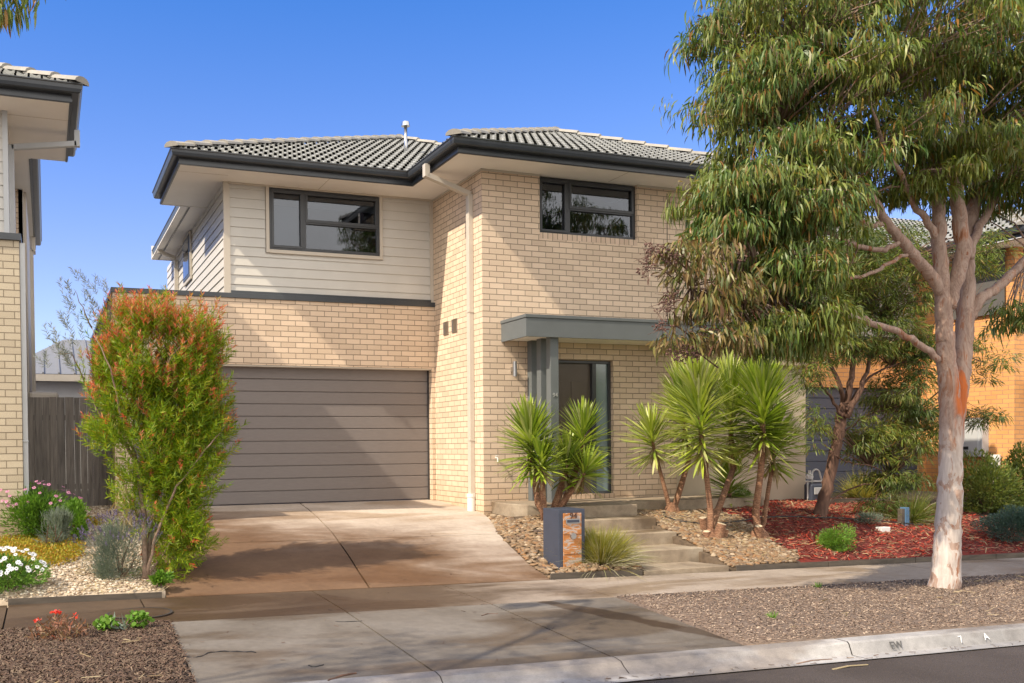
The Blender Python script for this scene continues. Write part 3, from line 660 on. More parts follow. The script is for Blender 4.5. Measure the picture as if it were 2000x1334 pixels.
# infill under the sill between the board step and the trim
boards('side_cladding', 'cladding', H, XL-.02, 0, YW+.05, 9.3, 3.0, Hs+.01, side=-1)
box('corner_board', 'trim_paint', H, XL-.028, XL+.07, YW-.012, YW+.05, 3.27, Hs); box('corner_board', 'trim_paint', H, -.06, -.002, YW-.012, YW+.05, 3.27, Hs)
MB().box(XL+.07, -.06, YW-.03, YW+.03, 3.318, 3.36).build('base_flashing', 'charcoal', H)
MB().box(w1[0]-.055, w1[0]-.002, YW-.03, YW+.04, w1[2]-.055, Hs).box(w1[1]+.002, w1[1]+.055, YW-.03, YW+.04, w1[2]-.055, Hs).box(w1[0]-.002, w1[1]+.002, YW-.032, YW+.04, w1[2]-.058, w1[2]-.002).build('window_trim', 'trim_paint', H, bevel=.004)
box('window_head', 'window_frame', H, w1[0], w1[1], YW-.0, YW+.05, 5.0, Hs)
window(H, w1[0], w1[1], w1[2], 5.0, YW-.025, w1[0]+.56, 4.52, blind=.20)
sw = thing_part('window', H, (XL-.03, 5.4, 4.2))
MB().box(XL-.055, XL-.02, 5.36, 6.34, 4.13, 5.03).build('trim', 'trim_paint', sw); MB().box(XL-.065, XL-.05, 5.42, 6.28, 4.19, 4.98).build('frame', 'window_frame', sw); box('pane', 'window_glass', sw, XL-.070, XL-.066, 5.5, 6.2, 4.25, 4.92)
# brick wing: facade with window and door openings
w2 = (.977, 2.737, 4.163, 5.02); dr = (1.05, 2.27, .13, 2.228)
fw_ = MB()
def wallpan(x0, x1, z0, z1, y0=0, y1=.23): fw_.box(x0, x1, y0, y1, z0, z1)
XB = 3.478
wallpan(0, dr[0], -.6, 2.228); wallpan(dr[1], XB, -.6, 2.228); wallpan(dr[0], dr[1], -.6, .045)
wallpan(0, XRr, 2.228, w2[2]-.09); wallpan(0, w2[0], w2[2]-.09, Hs); wallpan(w2[1], XRr, w2[2]-.09, Hs)
fw_.box(0.0, .23, .23, 2.5, -.6, Hs).box(XRr-.23, XRr, .23, 9, -.6, Hs)
fw_.build('brick_wall', 'cream_brick', H)
MB().box(w2[0], w2[1], -.003, .2, w2[2]-.09, w2[2]).build('brick_sill', 'sill_brick', H); MB().box(dr[0], dr[1]+.03, -.004, .2, .047, .13).build('brick_sill', 'sill_brick', H)
MB().box(XB+.0, XRr-.002, .10, .22, -.6, 2.226).build('rendered_wall', 'render_wall', H)
MB().box(w2[0], w2[1], .1, .2, 5.02, Hs).build('window_head', 'window_frame', H)
window(H, w2[0], w2[1], w2[2], 5.02, .055, w2[0]+.53, 4.60, curtain_left=False, blind=.12)
# expansion joint
box('control_joint', 'dark_gap', H, 3.30, 3.312, -.002, .01, 2.9, 4.95)
# soffit
sp = [(-4.28, 1.19), (-.65, 1.19), (-.65, -.60), (6.72, -.60), (6.72, 9.9), (-3.95, 9.9), (-3.95, 3.6), (-4.28, 3.6)]
MB().prism([(-4.27, 1.20), (-.64, 1.20), (-.64, -.59), (6.71, -.59), (6.71, 9.8), (-3.3, 9.8), (-3.3, 8.38), (-3.94, 8.38), (-3.94, 3.59), (-4.27, 3.59)], Hs, Hs+.02).build('soffit', 'soffit', H)
for b_ in ((-2.0, -1.992, 1.2, 1.9), (2.2, 2.208, -.6, 0), (-4.27, -3.5, 1.55, 1.558), (-.64, 0, .7, .708)): box('soffit_joint', 'trim_paint', H, *b_, Hs-.003, Hs-.0004)
for b_ in ((-3.45, -.021, 1.872, 1.90), (-.02, -.0005, 0, 1.87), (-.02, w2[0], -.02, -.0005), (w2[1], XRr, -.02, -.0005)): box('quad_mould', 'trim_paint', H, *b_, Hs-.03, Hs-.001)
gutterset([(-4.28, 3.6), (-4.28, 1.19), (-.65, 1.19), (-.65, -.60), (6.72, -.60), (6.72, 9.9)][::-1], H, Hs, Zt)
gutterset([(-3.80, 8.40), (-3.80, 3.62)][::-1], H, Hs, Zt); MB().box(-3.94, -3.40, 8.385, 8.41, Hs-.01, Zt+.10).build('barge_board', 'soffit', H)
MB().box(-4.27, -3.5, 3.575, 3.60, Hs-.01, Zt-.01).build('barge_board', 'soffit', H)
# roof
pt = math.atan(.435); ov = .10; z0r = Zt-.035
ex0, ey0, ex1 = -4.28-ov, 1.19-ov, 6.72+ov
hm = (ex1-ex0)/2
roof = thing_part('roof', H, (0, 0, Zt))
ax, ay = ex0+hm, ey0+hm
fx0, fy0 = -.65-ov, -.60-ov; hf = (ex1-fx0)/2; fax, fay = fx0+hf, fy0+hf
tiles('tiles', roof, (ex0, ey0, z0r), (1, 0), (0, 1), 2*hm, hm, pt, [((ex0, ey0), (1, -1)), ((ex1, ey0), (-1, -1)), ((fx0-.0, 0), (-1, 0)) if False else ((ex0, ey0), (1, -1))])
tiles('tiles', roof, (ex0, 3.66, z0r), (0, -1), (1, 0), 3.66-ey0, 2.6, pt, [((ex0, ey0), (-1, 1))])
tiles('tiles', roof, (-3.90, ey0+13, z0r), (0, -1), (1, 0), 14, hm-.45, pt, [((ex0, ey0), (-1, 1)), ((0, 3.67), (0, 1)), ((0, 8.42), (0, -1))])
tiles('tiles', roof, (fx0, fy0, z0r), (1, 0), (0, 1), 2*hf, hf, pt, [((fx0, fy0), (1, -1)), ((ex1, fy0), (-1, -1))])
tiles('tiles', roof, (fx0, ey0+3.2, z0r), (0, -1), (1, 0), 5.2, hf, pt, [((fx0, fy0), (-1, 1)), ((fx0, ey0), (1, -1))])
tiles('tiles', roof, (ex1, fy0, z0r), (0, 1), (-1, 0), 14, hf, pt, [((ex1, fy0), (1, 1))])
tiles('tiles', roof, (ex1, fy0, z0r), (0, 1), (-1, 0), 14, hm, pt, [((ex1, ey0), (1, 1)), ((ex1-hf-.01, 0), (-1, 0))])
kz = math.tan(pt)
ridge('ridge_caps', (ex0, ey0, z0r+.04), (ax, ay, z0r+hm*kz+.04), roof); ridge('ridge_caps', (ex1, ey0, z0r+.04), (ax, ay, z0r+hm*kz+.04), roof)
ridge('ridge_caps', (ax, ay, z0r+hm*kz+.04), (ax, ay+4, z0r+hm*kz+.04), roof)
ridge('ridge_caps', (fx0, fy0, z0r+.04), (fax, fay, z0r+hf*kz+.04), roof); ridge('ridge_caps', (ex1, fy0, z0r+.04), (fax, fay, z0r+hf*kz+.04), roof)
ridge('ridge_caps', (fax, fay, z0r+hf*kz+.04), (fax, fay+2.0, z0r+hf*kz+.04), roof)
# flue
fl = thing_part('flue', roof, (.33, 4.0, 6.6))
MB().tube([(.33, 4.0, 6.3), (.33, 4.0, 7.0)], .032, 12).build('flue_pipe', 'steel', fl, smooth=True); MB().tube([(.33, 4, 6.98), (.33, 4, 7.06)], [.085, .07], 14).build('cowl', 'steel', fl)
# downpipe and vents on the wing's side
dp = thing_part('downpipe', H, (-.05, .35, .05))
MB().box(-.082, -.002, .30, .40, .13, 4.74).build('pipe', 'trim_paint', dp, bevel=.008)
MB().bar((-.745, .35, 4.97), (-.03, .35, 4.74), .10, .075).build('offset_pipe', 'trim_paint', dp, bevel=.006)
MB().box(-.79, -.705, .30, .40, 4.94, 5.13).build('outlet', 'trim_paint', dp, bevel=.005)
MB().tube([(-.05, .35, -.1), (-.05, .35, .14)], [.062, .062], 16).tube([(-.05, .35, .12), (-.05, .35, .17)], [.070, .070], 16).build('drain_socket', 'white_pvc', dp, smooth=False)
box('clip', 'trim_paint', dp, -.088, 0, .292, .408, 2.94, 2.97); box('clip', 'trim_paint', dp, -.088, 0, .292, .408, .98, 1.0)
for a, b_ in ((1.27, 1.47), (.92, 1.13)):
    v_ = MB()
    for i in range(8): v_.box(-.012, .002, a+.012, b_-.012, 2.735+i*.025, 2.735+i*.025+.011)
    v_.box(-.014, .002, a, a+.014, 2.72, 2.935).box(-.014, .002, b_-.014, b_, 2.72, 2.935).box(-.014, .002, a+.014, b_-.014, 2.72, 2.733).box(-.014, .002, a+.014, b_-.014, 2.925, 2.935).box(-.0015, .002, a+.014, b_-.014, 2.733, 2.925)
    v_.build('wall_vent', 'steel', H)
dp2 = MB(); dp2.box(XL-.10, XL-.022, 7.3, 7.4, 3.0, 4.85).bar((XL-.06, 7.35, 4.88), (-3.86, 7.35, 5.0), .08, .07).box(-3.92, -3.84, 7.3, 7.4, 4.97, 5.12).build('downpipe', 'trim_paint', H)
# canopy over the entry
cn = thing_part('porch_canopy', H, (.3, 0, 2.46)); cx0, cx1, cyf = .3055, 4.6, -.79
MB().box(cx0, cx1, cyf, cyf+.03, 2.464, 2.735).box(cx0, cx0+.03, cyf+.03, -.001, 2.464, 2.735).box(cx1-.03, cx1, cyf+.03, -.001, 2.464, 2.735).build('fascia_board', 'canopy_paint', cn, bevel=.003)
MB().box(cx0-.012, cx1+.012, cyf-.012, -.001, 2.737, 2.785).build('capping', 'canopy_paint', cn, bevel=.004)
MB().box(cx0+.031, cx1-.031, cyf+.031, -.002, 2.49, 2.51).box(cx0+.031, cx1-.031, cyf+.031, cyf+.06, 2.47, 2.49).build('lining', 'soffit', cn)
for i, yy in enumerate((-.72, -.43, -.14)):
    o = MB().box(.742, .875, yy, yy+.13, .06, 2.489).build('post', 'canopy_paint', cn, bevel=.004)
    if i == 0: text('house_number', '94', .085, .004, Matrix.Translation((.812, yy-.006, 1.63)) @ FRONT, 'number_metal', o)
# door
dd = thing_part('front_door', H, (dr[0], .12, .13))
MB().box(dr[0], dr[0]+.045, .06, .16, .13, dr[3]).box(1.93, 2.0, .06, .16, .13, dr[3]-.045).box(dr[1]-.04, dr[1], .06, .16, .13, dr[3]).box(dr[0]+.045, dr[1]-.04, .06, .16, dr[3]-.045, dr[3]).box(2.0, dr[1]-.04, .06, .16, .13, .17).build('frame', 'window_frame', dd, bevel=.003)
MB().box(1.096, 1.929, .12, .155, .135, 2.182).box(1.22, 1.43, .112, .12, 1.15, 1.9).box(1.58, 1.79, .112, .12, 1.15, 1.9).box(1.22, 1.43, .112, .12, .35, .95).box(1.58, 1.79, .112, .12, .35, .95).build('leaf', 'door_paint', dd, bevel=.006)
MB().tube([(1.86, .12, 1.05), (1.86, .065, 1.05), (1.76, .065, 1.05)], .010, 8).build('handle', 'steel', dd)
box('sidelight', 'frosted_glass', dd, 2.001, dr[1]-.041, .10, .112, .171, dr[3]-.046)
box('entry_floor', 'step_concrete', dd, dr[0]+.046, 1.929, .05, .4, .04, .129)
# wall light, tap
wl = thing_part('wall_light', H, (.485, -.08, 2.05))
MB().tube([(.485, -.09, 1.945), (.485, -.09, 2.17)], .033, 16).build('lamp_tube', 'steel', wl); MB().box(.46, .51, -.06, 0, 2.02, 2.09).build('bracket', 'steel', wl)
tp = MB().tube([(.20, 0, .72), (.20, -.06, .72), (.20, -.07, .66)], .012, 8).box(.17, .23, -.05, -.035, .745, .755).tube([(.20, -.02, .72), (.20, -.04, .76)], .006, 6).build('garden_tap', 'white_pvc', H)
# gas meter belongs to the wall corner
# ------------------------------------------------------------------ entry platform and steps
ST = thing('entry_steps', 'brown stained concrete entry steps climbing between stone beds to the front door', 'steps', (1.1, -1.5, 0))
mb = MB(); mb.prism([(.55, -1.56), (1.64, -1.56), (1.64, -1.02), (4.3, -1.02), (4.45, -.9), (4.45, -.002), (.12, -.002), (.10, -.65), (.22, -.95), (.55, -1.02)], -.30, .06)
mb.build('landing', 'step_concrete', ST, bevel=.012)
for z1_, yb_, yf_ in ((-.10, -1.5, -1.96), (-.26, -1.9, -2.41), (-.42, -2.35, -2.95)):
    MB().box(.45, 1.67, yf_, yb_ if yb_ != -1.5 else -1.562, -.75, z1_).build('step', 'step_concrete', ST, bevel=.012)
mb = MB(); mb.prism([(.40, -3.49), (1.62, -3.49), (1.45, -2.955), (.45, -2.955)], -.8, -.585); mb.build('bottom_pad', 'step_concrete', ST, bevel=.008)
# ------------------------------------------------------------------ letterbox
LB = thing('letterbox', 'dark blue rendered letterbox pillar with rusty slate front panel and number 94', 'letterbox', (-.42, -3.05, -.6))
lx0, lx1, ly0, ly1, lz0, lz1 = -.615, -.265, -3.27, -2.90, -.63, .155
MB().box(lx0, lx1, ly0, ly1, lz0, lz1).build('pillar', 'blue_grey', LB, bevel=.008)
MB().box(lx0+.055, lx1-.055, ly0-.014, ly0-.001, lz0+.03, lz1-.045).build('stone_panel', 'slate_panel', LB, bevel=.003)
for z_ in (lz0+.26, lz0+.49): box('stone_seam', 'dark_gap', LB, lx0+.056, lx1-.056, ly0-.0165, ly0-.013, z_, z_+.004)
so = MB().box(lx0+.085, lx1-.075, ly0-.022, ly0-.0145, lz1-.165, lz1-.11).build('mail_slot', 'steel', LB, bevel=.002)
MB().box(lx0+.10, lx1-.09, ly0-.028, ly0-.0225, lz1-.155, lz1-.122).build('flap', 'blue_grey', so, bevel=.002)
MB().tube([(-.435, ly0-.013, -.155), (-.435, ly0-.034, -.155)], [.042, .036], 20).build('newspaper_hole', 'steel', LB)
text('house_number', '94', .10, .004, Matrix.Translation((-.43, ly0-.02, lz1-.078)) @ FRONT, 'rusty_number', LB)
# ------------------------------------------------------------------ timber edgings
E1 = MB(); pts = [(-.84, -3.47), (-.3, -3.45), (.38, -3.47)]
for a, b_ in zip(pts[:-1], pts[1:]): E1.bar((a[0], a[1], zf(a[0])+.02), (b_[0], b_[1], zf(b_[0])+.02), .022, .09)
tag(E1.build('garden_edging', 'edging_timber'), 'low timber garden edging at the foot of the letterbox', 'edging', 'timber garden edgings')
E1 = MB(); xs = [1.75, 3.2, 4.7, 6.2, 7.8]
for a, b_ in zip(xs[:-1], xs[1:]): E1.bar((a, -3.46, zf(a)+.022), (b_-.01, -3.46, zf(b_)+.022), .024, .085)
tag(E1.build('garden_edging', 'edging_timber'), 'long grey timber edging between footpath and the stone and red mulch beds', 'edging', 'timber garden edgings')
E1 = MB(); E1.bar((-6.5, -3.45, zf(-6.5)+.018), (-5.12, -3.45, zf(-5.1)+.018), .025, .065)
tag(E1.build('garden_edging', 'edging_timber'), 'grey timber edging holding the white gravel of the left garden', 'edging', 'timber garden edgings')
# ------------------------------------------------------------------ garden beds
def bed(name, mat, poly_l, poly_r, y0, y1, h, nx=16, ny=14):
    mb = MB(); patch(mb, poly_l, poly_r, y0, y1, h, nx, ny, .15); return tag(mb.build(name, mat, uv=False, smooth=True), kind='structure')
bed('gravel_bed', 'gravel_bed', -14, lambda y: xleft(y)-.005, -3.44, 2.6, hleft, 40, 18)
bed('stone_bed', 'stone_bed', lambda y: xright(y)+.004, .452, -3.46, -.003, hbed, 8, 18)
def redline(y): return float(np.interp(y, [-3.5, -2.6, -1.6, -.6, 0], [2.75, 2.9, 3.3, 3.2, 3.2]))
bed('stone_bed', 'stone_bed', 1.60, redline, -3.46, -.003, hbed, 12, 18)
bed('mulch_bed', 'red_bed', lambda y: redline(y)+.001, 7.9, -3.46, .10, hbed, 24, 18)
bed('neighbour_garden', 'brown_bed', 7.9, 16, -3.5, 0.6, hbed, 12, 14)
mb = MB(); patch(mb, 6.3, 11.0, .62, 2.2, lambda x, y: -.125, 4, 3, .1); tag(mb.build('neighbour_driveway', 'apron_concrete', uv=False), kind='structure')
bed('verge', 'chip_bed', lambda y: sl(-.80, -1.12)(y)+.006, 14, -6.985, -4.725, hstrip, 30, 8)
bed('verge', 'brown_bed', -16, lambda y: sl(-5.2, -5.3)(y)-.006, -6.985, -4.725, hstrip, 30, 8)
def scatter(n, x0, x1, y0, y1, ok, h, dz=0):
    X = rng.uniform(x0, x1, n*3); Y = rng.uniform(y0, y1, n*3); P = []
    for x, y in zip(X, Y):
        if ok(x, y): P.append((x, y, h(x, y)+dz))
        if len(P) >= n: break
    return np.array(P)
insteps = lambda x, y: (.42 < x < 1.70 and y < -1.5) or (y > -1.06 and .05 < x < 4.5) or (.5 < x < 1.7 and y > -1.6)
P = scatter(1900, -.85, .48, -3.45, -.02, lambda x, y: x > xright(y)+.02 and not insteps(x, y), hbed, .012)
P2 = scatter(4300, 1.6, 3.4, -3.44, -.05, lambda x, y: x < redline(y)+rng.normal(0, .08) and not insteps(x, y), hbed, .012)
V, F = stones(np.concatenate([P, P2]), rng.uniform(.022, .046, len(P)+len(P2)))
o = mk('river_pebbles', V, F, 'river_stone', smooth=True); tag(o, 'tan river pebbles covering the beds beside the entry steps', 'pebbles', kind='stuff')
P = scatter(9500, -6.9, -5.0, -3.42, 2.3, lambda x, y: x < xleft(y)-.02, hleft, .006)
V, F = stones(P, rng.uniform(.012, .024, len(P)), .6, .2, 1)
tag(mk('white_gravel', V, F, 'white_stone', smooth=True), 'white gravel spread over the left front garden', 'gravel', kind='stuff')
P = scatter(9000, 2.6, 8.0, -3.43, .08, lambda x, y: x > redline(y)-.06+rng.normal(0, .12), hbed, .012)
V, F = chips(P, .075, .016, .35)
tag(mk('red_mulch', V, F, 'red_chip'), 'red dyed bark mulch under the small tree', 'mulch', kind='stuff')
P = scatter(26000, -1.1, 7.5, -6.97, -4.73, lambda x, y: x > sl(-.80, -1.12)(y)+.01+rng.normal(0, .012), hstrip, .006)
V, F = chips(P, .028, .011, .3)
tag(mk('wood_chips', V, F, 'grey_chip'), 'pale wood chips on the verge around the gum tree', 'mulch', kind='stuff')
P = scatter(14000, -6.9, -5.2, -6.97, -4.73, lambda x, y: x < sl(-5.2, -5.3)(y)+.02-abs(rng.normal(0, .03)), hstrip, .006)
V, F = chips(P, .042, .011, .4)
tag(mk('bark_mulch', V, F, 'brown_chip'), 'dark brown bark mulch on the verge left of the driveway', 'mulch', kind='stuff')
# straw litter
P = np.concatenate([scatter(750, 2.0, 7.6, -3.44, -.3, lambda x, y: True, hbed, .03), scatter(150, -5.9, -5.05, -3.5, -1.5, lambda x, y: x < xleft(y), hleft, .02), scatter(16, -6.8, -5.3, -6.9, -4.8, lambda x, y: True, hstrip, .02), scatter(40, -.5, 7, -6.9, -4.8, lambda x, y: True, hstrip, .02), scatter(60, 1.7, 3, -3.4, -1.5, lambda x, y: True, hbed, .04)])
V, F = chips(P, .13, .012, .25)
tag(mk('leaf_litter', V, F, 'straw_leaf'), 'dry straw coloured leaves and twigs lying over the garden beds', 'leaf litter', kind='stuff')
# ------------------------------------------------------------------ left neighbour
N = thing('neighbour_house', 'neighbouring house at the left edge with cream brick garage, dark gutter and lichened tiles', 'house', (-9.5, 3, 0))
MB().box(-13, -6.42, -.47, 5, -.4, 3.44).build('garage_wall', 'buff_brick', N)
MB().box(-13.02, -6.395, -.50, .22, 3.44, 3.52).build('parapet_cap', 'charcoal', N)
MB().box(-6.415, -6.355, -.44, -.36, -.2, 3.42).box(-6.42, -6.35, -.45, -.35, 1.0, 1.02).build('downpipe', 'grey_trim', N, bevel=.004)
boards('front_cladding', 'cladding', N, -13, -6.60, .19, 0, 3.52, 5.2)
boards('side_cladding', 'cladding', N, -6.62, 0, .2, 2.3, 3.0, 5.2, side=-1)
MB().box(-6.605, -6.545, .17, .24, 3.5, 5.2).build('corner_board', 'grey_trim', N)
MB().box(-13, -6.56, .22, 11, 3.0, 5.2).build('upper_wall', 'cladding', N)
MB().box(-12, -6.455, 4.0, 10.5, 0, 5.2).build('rear_wall', 'cream_brick', N)
MB().box(-6.52, -6.44, 4.0, 4.06, 0, 5.2).box(-6.454, -6.40, 4.15, 9.0, 0, 5.2).build('rear_cladding', 'trim_paint', N)
MB().box(-13, -5.795, -.39, 2.17, 5.2, 5.22).box(-13, -6.30, 2.17, 9.5, 5.2, 5.22).build('soffit', 'soffit', N)
MB().box(-6.9, -5.80, .30, .306, 5.197, 5.1995).build('soffit_joint', 'trim_paint', N)
gutterset([(-14, -.40), (-5.79, -.40), (-5.79, 2.18)][::-1], N, 5.2, 5.40)
gutterset([(-6.30, 2.2), (-6.30, 8.9)][::-1], N, 5.2, 5.40)
MB().box(-5.73, -5.655, .76, .84, 5.02, 5.24).bar((-5.70, .80, 5.06), (-6.52, .80, 4.93), .08, .07).box(-6.56, -6.49, .76, .84, 3.2, 4.96).build('roof_downpipe', 'grey_trim', N, bevel=.004)
MB().box(-6.36, -6.29, 7.6, 7.7, 4.9, 5.2).box(-6.40, -6.33, 7.6, 7.7, 2, 4.93).build('rear_downpipe', 'trim_paint', N)
nroof = thing_part('roof', N, (-8, 2, 5.4)); ne1 = -5.69; nf0 = -.50
tiles('tiles', nroof, (-14, nf0, 5.365), (1, 0), (0, 1), 14+ne1, 4.1, pt, [((ne1, nf0), (-1, -1))])
tiles('tiles', nroof, (ne1, nf0, 5.365), (0, 1), (-1, 0), 9, 4.1, pt, [((ne1, nf0), (1, 1)), ((ne1, 2.2), (0, -1))])
tiles('tiles', nroof, (-6.2, 2.2, 5.365), (0, 1), (-1, 0), 7, 3.6, pt, [])
ridge('ridge_caps', (ne1, nf0, 5.40), (ne1-4, nf0+4, 5.40+4*kz), nroof)
# timber fence
FN = thing('paling_fence', 'weathered grey timber paling fence between the two houses', 'fence', (-5.8, 2.4, 0))
x = -6.50; k = 0
while x < -5.21:
    wdt = random.choice((.085, .10, .12, .13)); x1_ = min(x+wdt, -5.2)
    MB().box(x+.002, x1_-.002, 2.40+(k % 2)*.012, 2.418+(k % 2)*.012, -.05, 1.70+random.uniform(-.004, .006)).build('paling', 'fence_timber', FN)
    x = x1_; k += 1
box('rail', 'fence_timber', FN, -6.5, -5.2, 2.432, 2.47, .3, .38); box('rail', 'fence_timber', FN, -6.5, -5.2, 2.432, 2.47, 1.35, 1.43)
# distant house
D = thing('distant_house', 'pale single storey house with metal roof far behind the paling fence', 'house', (-3, 16, 0))
MB().box(-7.5, 3, 14.5, 22, -.3, 2.75).build('wall', 'white_pvc', D)
MB().box(-7.7, 3.2, 14.1, 14.25, 2.75, 2.93).build('gutter', 'trim_paint', D)
mb = MB(); mb.add([(-7.4, 14.2, 2.95), (3.2, 14.2, 2.95), (3.2, 18, 4.3), (-5.6, 18, 4.3), (-7.4, 22, 2.95), (3.2, 22, 2.95)], [(0, 1, 2, 3), (3, 2, 5, 4), (0, 3, 4)])
for i in range(26): mb.bar((-7+i*.4, 14.2, 2.975), (-5.4+max(0, i-4)*.4 if i > 3 else -7+i*.4, 18 if i > 3 else 15+i*.8, 4.32 if i > 3 else 3.25+i*.28), .04, .04)
mb.build('metal_roof', 'sheet_metal', D)
AC = thing('water_heater', 'beige rounded hot water unit top showing above the fence', 'water heater', (-6.3, 3.6, 0))
MB().box(-6.40, -5.95, 3.4, 3.75, -.1, 1.84).build('casing', 'trim_paint', AC, bevel=.05)
MB().box(-6.38, -5.99, 3.38, 3.4, 1.2, 1.76).build('cover_panel', 'trim_paint', AC, bevel=.008)
# ------------------------------------------------------------------ right neighbour
R = thing('orange_brick_house', 'orange brick house at the right with a dark blue garage door behind the small tree', 'house', (12, 4, -.1))
gz = -.12
MB().box(6.32, 11.25, 1.95, 2.2, 2.02, 3.0).box(6.32, 6.6, 1.95, 2.2, -.4, 2.02).box(11.16, 11.25, 1.952, 2.2, -.4, 2.02).box(11.25, 11.48, 0, 2.6, -.5, 4.62).box(11.48, 15, 0, .23, -.5, 3.80).box(14.0, 15, 0, .23, 3.8, 4.62).build('brick_wall', 'orange_brick', R)
sectional('garage_door', 'garage_blue', R, 6.6, 11.16, 2.08, gz, 2.02, 10)
MB().box(6.3, 11.25, 1.90, 2.22, 3.0, 3.07).build('parapet_cap', 'charcoal', R)
uw = MB(); uw.box(6.9, 9.0, 2.25, 2.4, 3.0, 4.62).box(10.3, 11.25, 2.25, 2.4, 3.0, 4.62).box(9.0, 10.3, 2.25, 2.4, 3.0, 3.5).build('upper_wall', 'cladding', R)
window(R, 9.0, 10.3, 3.5, 4.6, 2.3, 9.5, 4.1, curtain_left=True)
window(R, 11.48, 14.0, 3.80, 4.55, .06, 12.1, 4.25, curtain_left=True)
MB().box(11.2, 16, -.6, 0.3, 4.62, 4.64).box(6.3, 11.3, 1.5, 2.4, 4.62, 4.64).box(10.6, 11.3, -.6, 2.4, 4.621, 4.641).build('soffit', 'soffit', R)
gutterset([(6.35, 9), (6.35, 1.5), (10.62, 1.5), (10.62, -.6), (16, -.6)][::-1], R, 4.62, 4.82)
rr = thing_part('roof', R, (11, 4, 4.8))
tiles('tiles', rr, (6.25, 1.4, 4.78), (1, 0), (0, 1), 10, 4.4, pt, [((6.25, 1.4), (1, -1))])
tiles('tiles', rr, (6.25, 12, 4.78), (0, -1), (1, 0), 10.6, 4.4, pt, [((6.25, 1.4), (-1, 1))])
tiles('tiles', rr, (10.52, -.7, 4.78), (1, 0), (0, 1), 6, 3, pt, [((10.52, -.7), (1, -1))])
tiles('tiles', rr, (10.52, 3.6, 4.78), (0, -1), (1, 0), 4.3, 3, pt, [((10.52, -.7), (-1, 1)), ((10.52, 1.4), (1, -1))])
ridge('ridge_caps', (6.25, 1.4, 4.82), (10.6, 5.75, 4.82+4.35*kz), rr); ridge('ridge_caps', (10.52, -.7, 4.82), (13.5, 2.3, 4.82+3*kz), rr)
MB().box(11.55, 15, -1.1, 0, 2.0, 2.28).build('porch_canopy', 'white_pvc', R)
mbx = MB().box(11.06, 11.249, .52, 1.12, .60, 1.36).build('meter_box', 'grey_trim', R, bevel=.008)
MB().box(11.045, 11.06, .60, 1.04, .68, 1.28).build('lid', 'grey_trim', mbx, bevel=.004); MB().box(11.03, 11.05, .80, .95, .74, .80).build('latch', 'black_plastic', mbx)
dpv = MB().tube([(11.15, .30, -.3), (11.15, .30, .42)], .045, 12).tube([(11.15, .30, .38), (11.15, .30, .64)], [.085, .085], 14).build('vent_post', 'white_pvc', R)
# ------------------------------------------------------------------ gas meter
G = thing('gas_meter', 'grey gas meter with white pipework against the rendered wall', 'gas meter', (5.75, -.1, -.1))
g0 = np.array(atY(1592, 975, -.12)); gx_, gz_ = float(g0[0]), -.10
MB().box(gx_-.20, gx_+.06, -.26, -.06, gz_+.0, gz_+.30).build('meter_body', 'blue_grey', G, bevel=.03)
MB().box(gx_-.16, gx_+.02, -.275, -.262, gz_+.12, gz_+.24).build('dial_plate', 'grey_trim', G, bevel=.01)
arc = [(gx_-.02+.085*math.cos(a), -.16, gz_+.46+.085*math.sin(a)) for a in np.linspace(0, math.pi, 9)]
MB().tube([(gx_+.11, -.16, gz_-.1), (gx_+.11, -.16, gz_+.34), (gx_+.065, -.16, gz_+.46)]+arc[1:-1]+[(gx_-.105, -.16, gz_+.3)], .014, 8).tube([(gx_-.25, -.16, gz_+.34), (gx_+.10, -.16, gz_+.34)], .016, 8).tube([(gx_-.2, -.16, gz_-.1), (gx_-.2, -.16, gz_+.36)], .014, 8).build('pipework', 'white_pvc', G, smooth=True)
MB().tube([(gx_-.16, -.16, gz_+.38), (gx_-.16, -.16, gz_+.47)], [.055, .045], 12).tube([(gx_-.16, -.16, gz_+.47), (gx_-.16, -.16, gz_+.53)], .025, 10).tube([(gx_-.22, -.16, gz_+.42), (gx_-.10, -.16, gz_+.42)], .03, 10).build('regulator', 'white_pvc', G)
MB().box(gx_-.21, gx_-.18, -.18, -.14, gz_-.1, gz_+.05).box(gx_+.02, gx_+.05, -.18, -.14, gz_-.1, gz_+.05).build('stand', 'dark_steel', G)
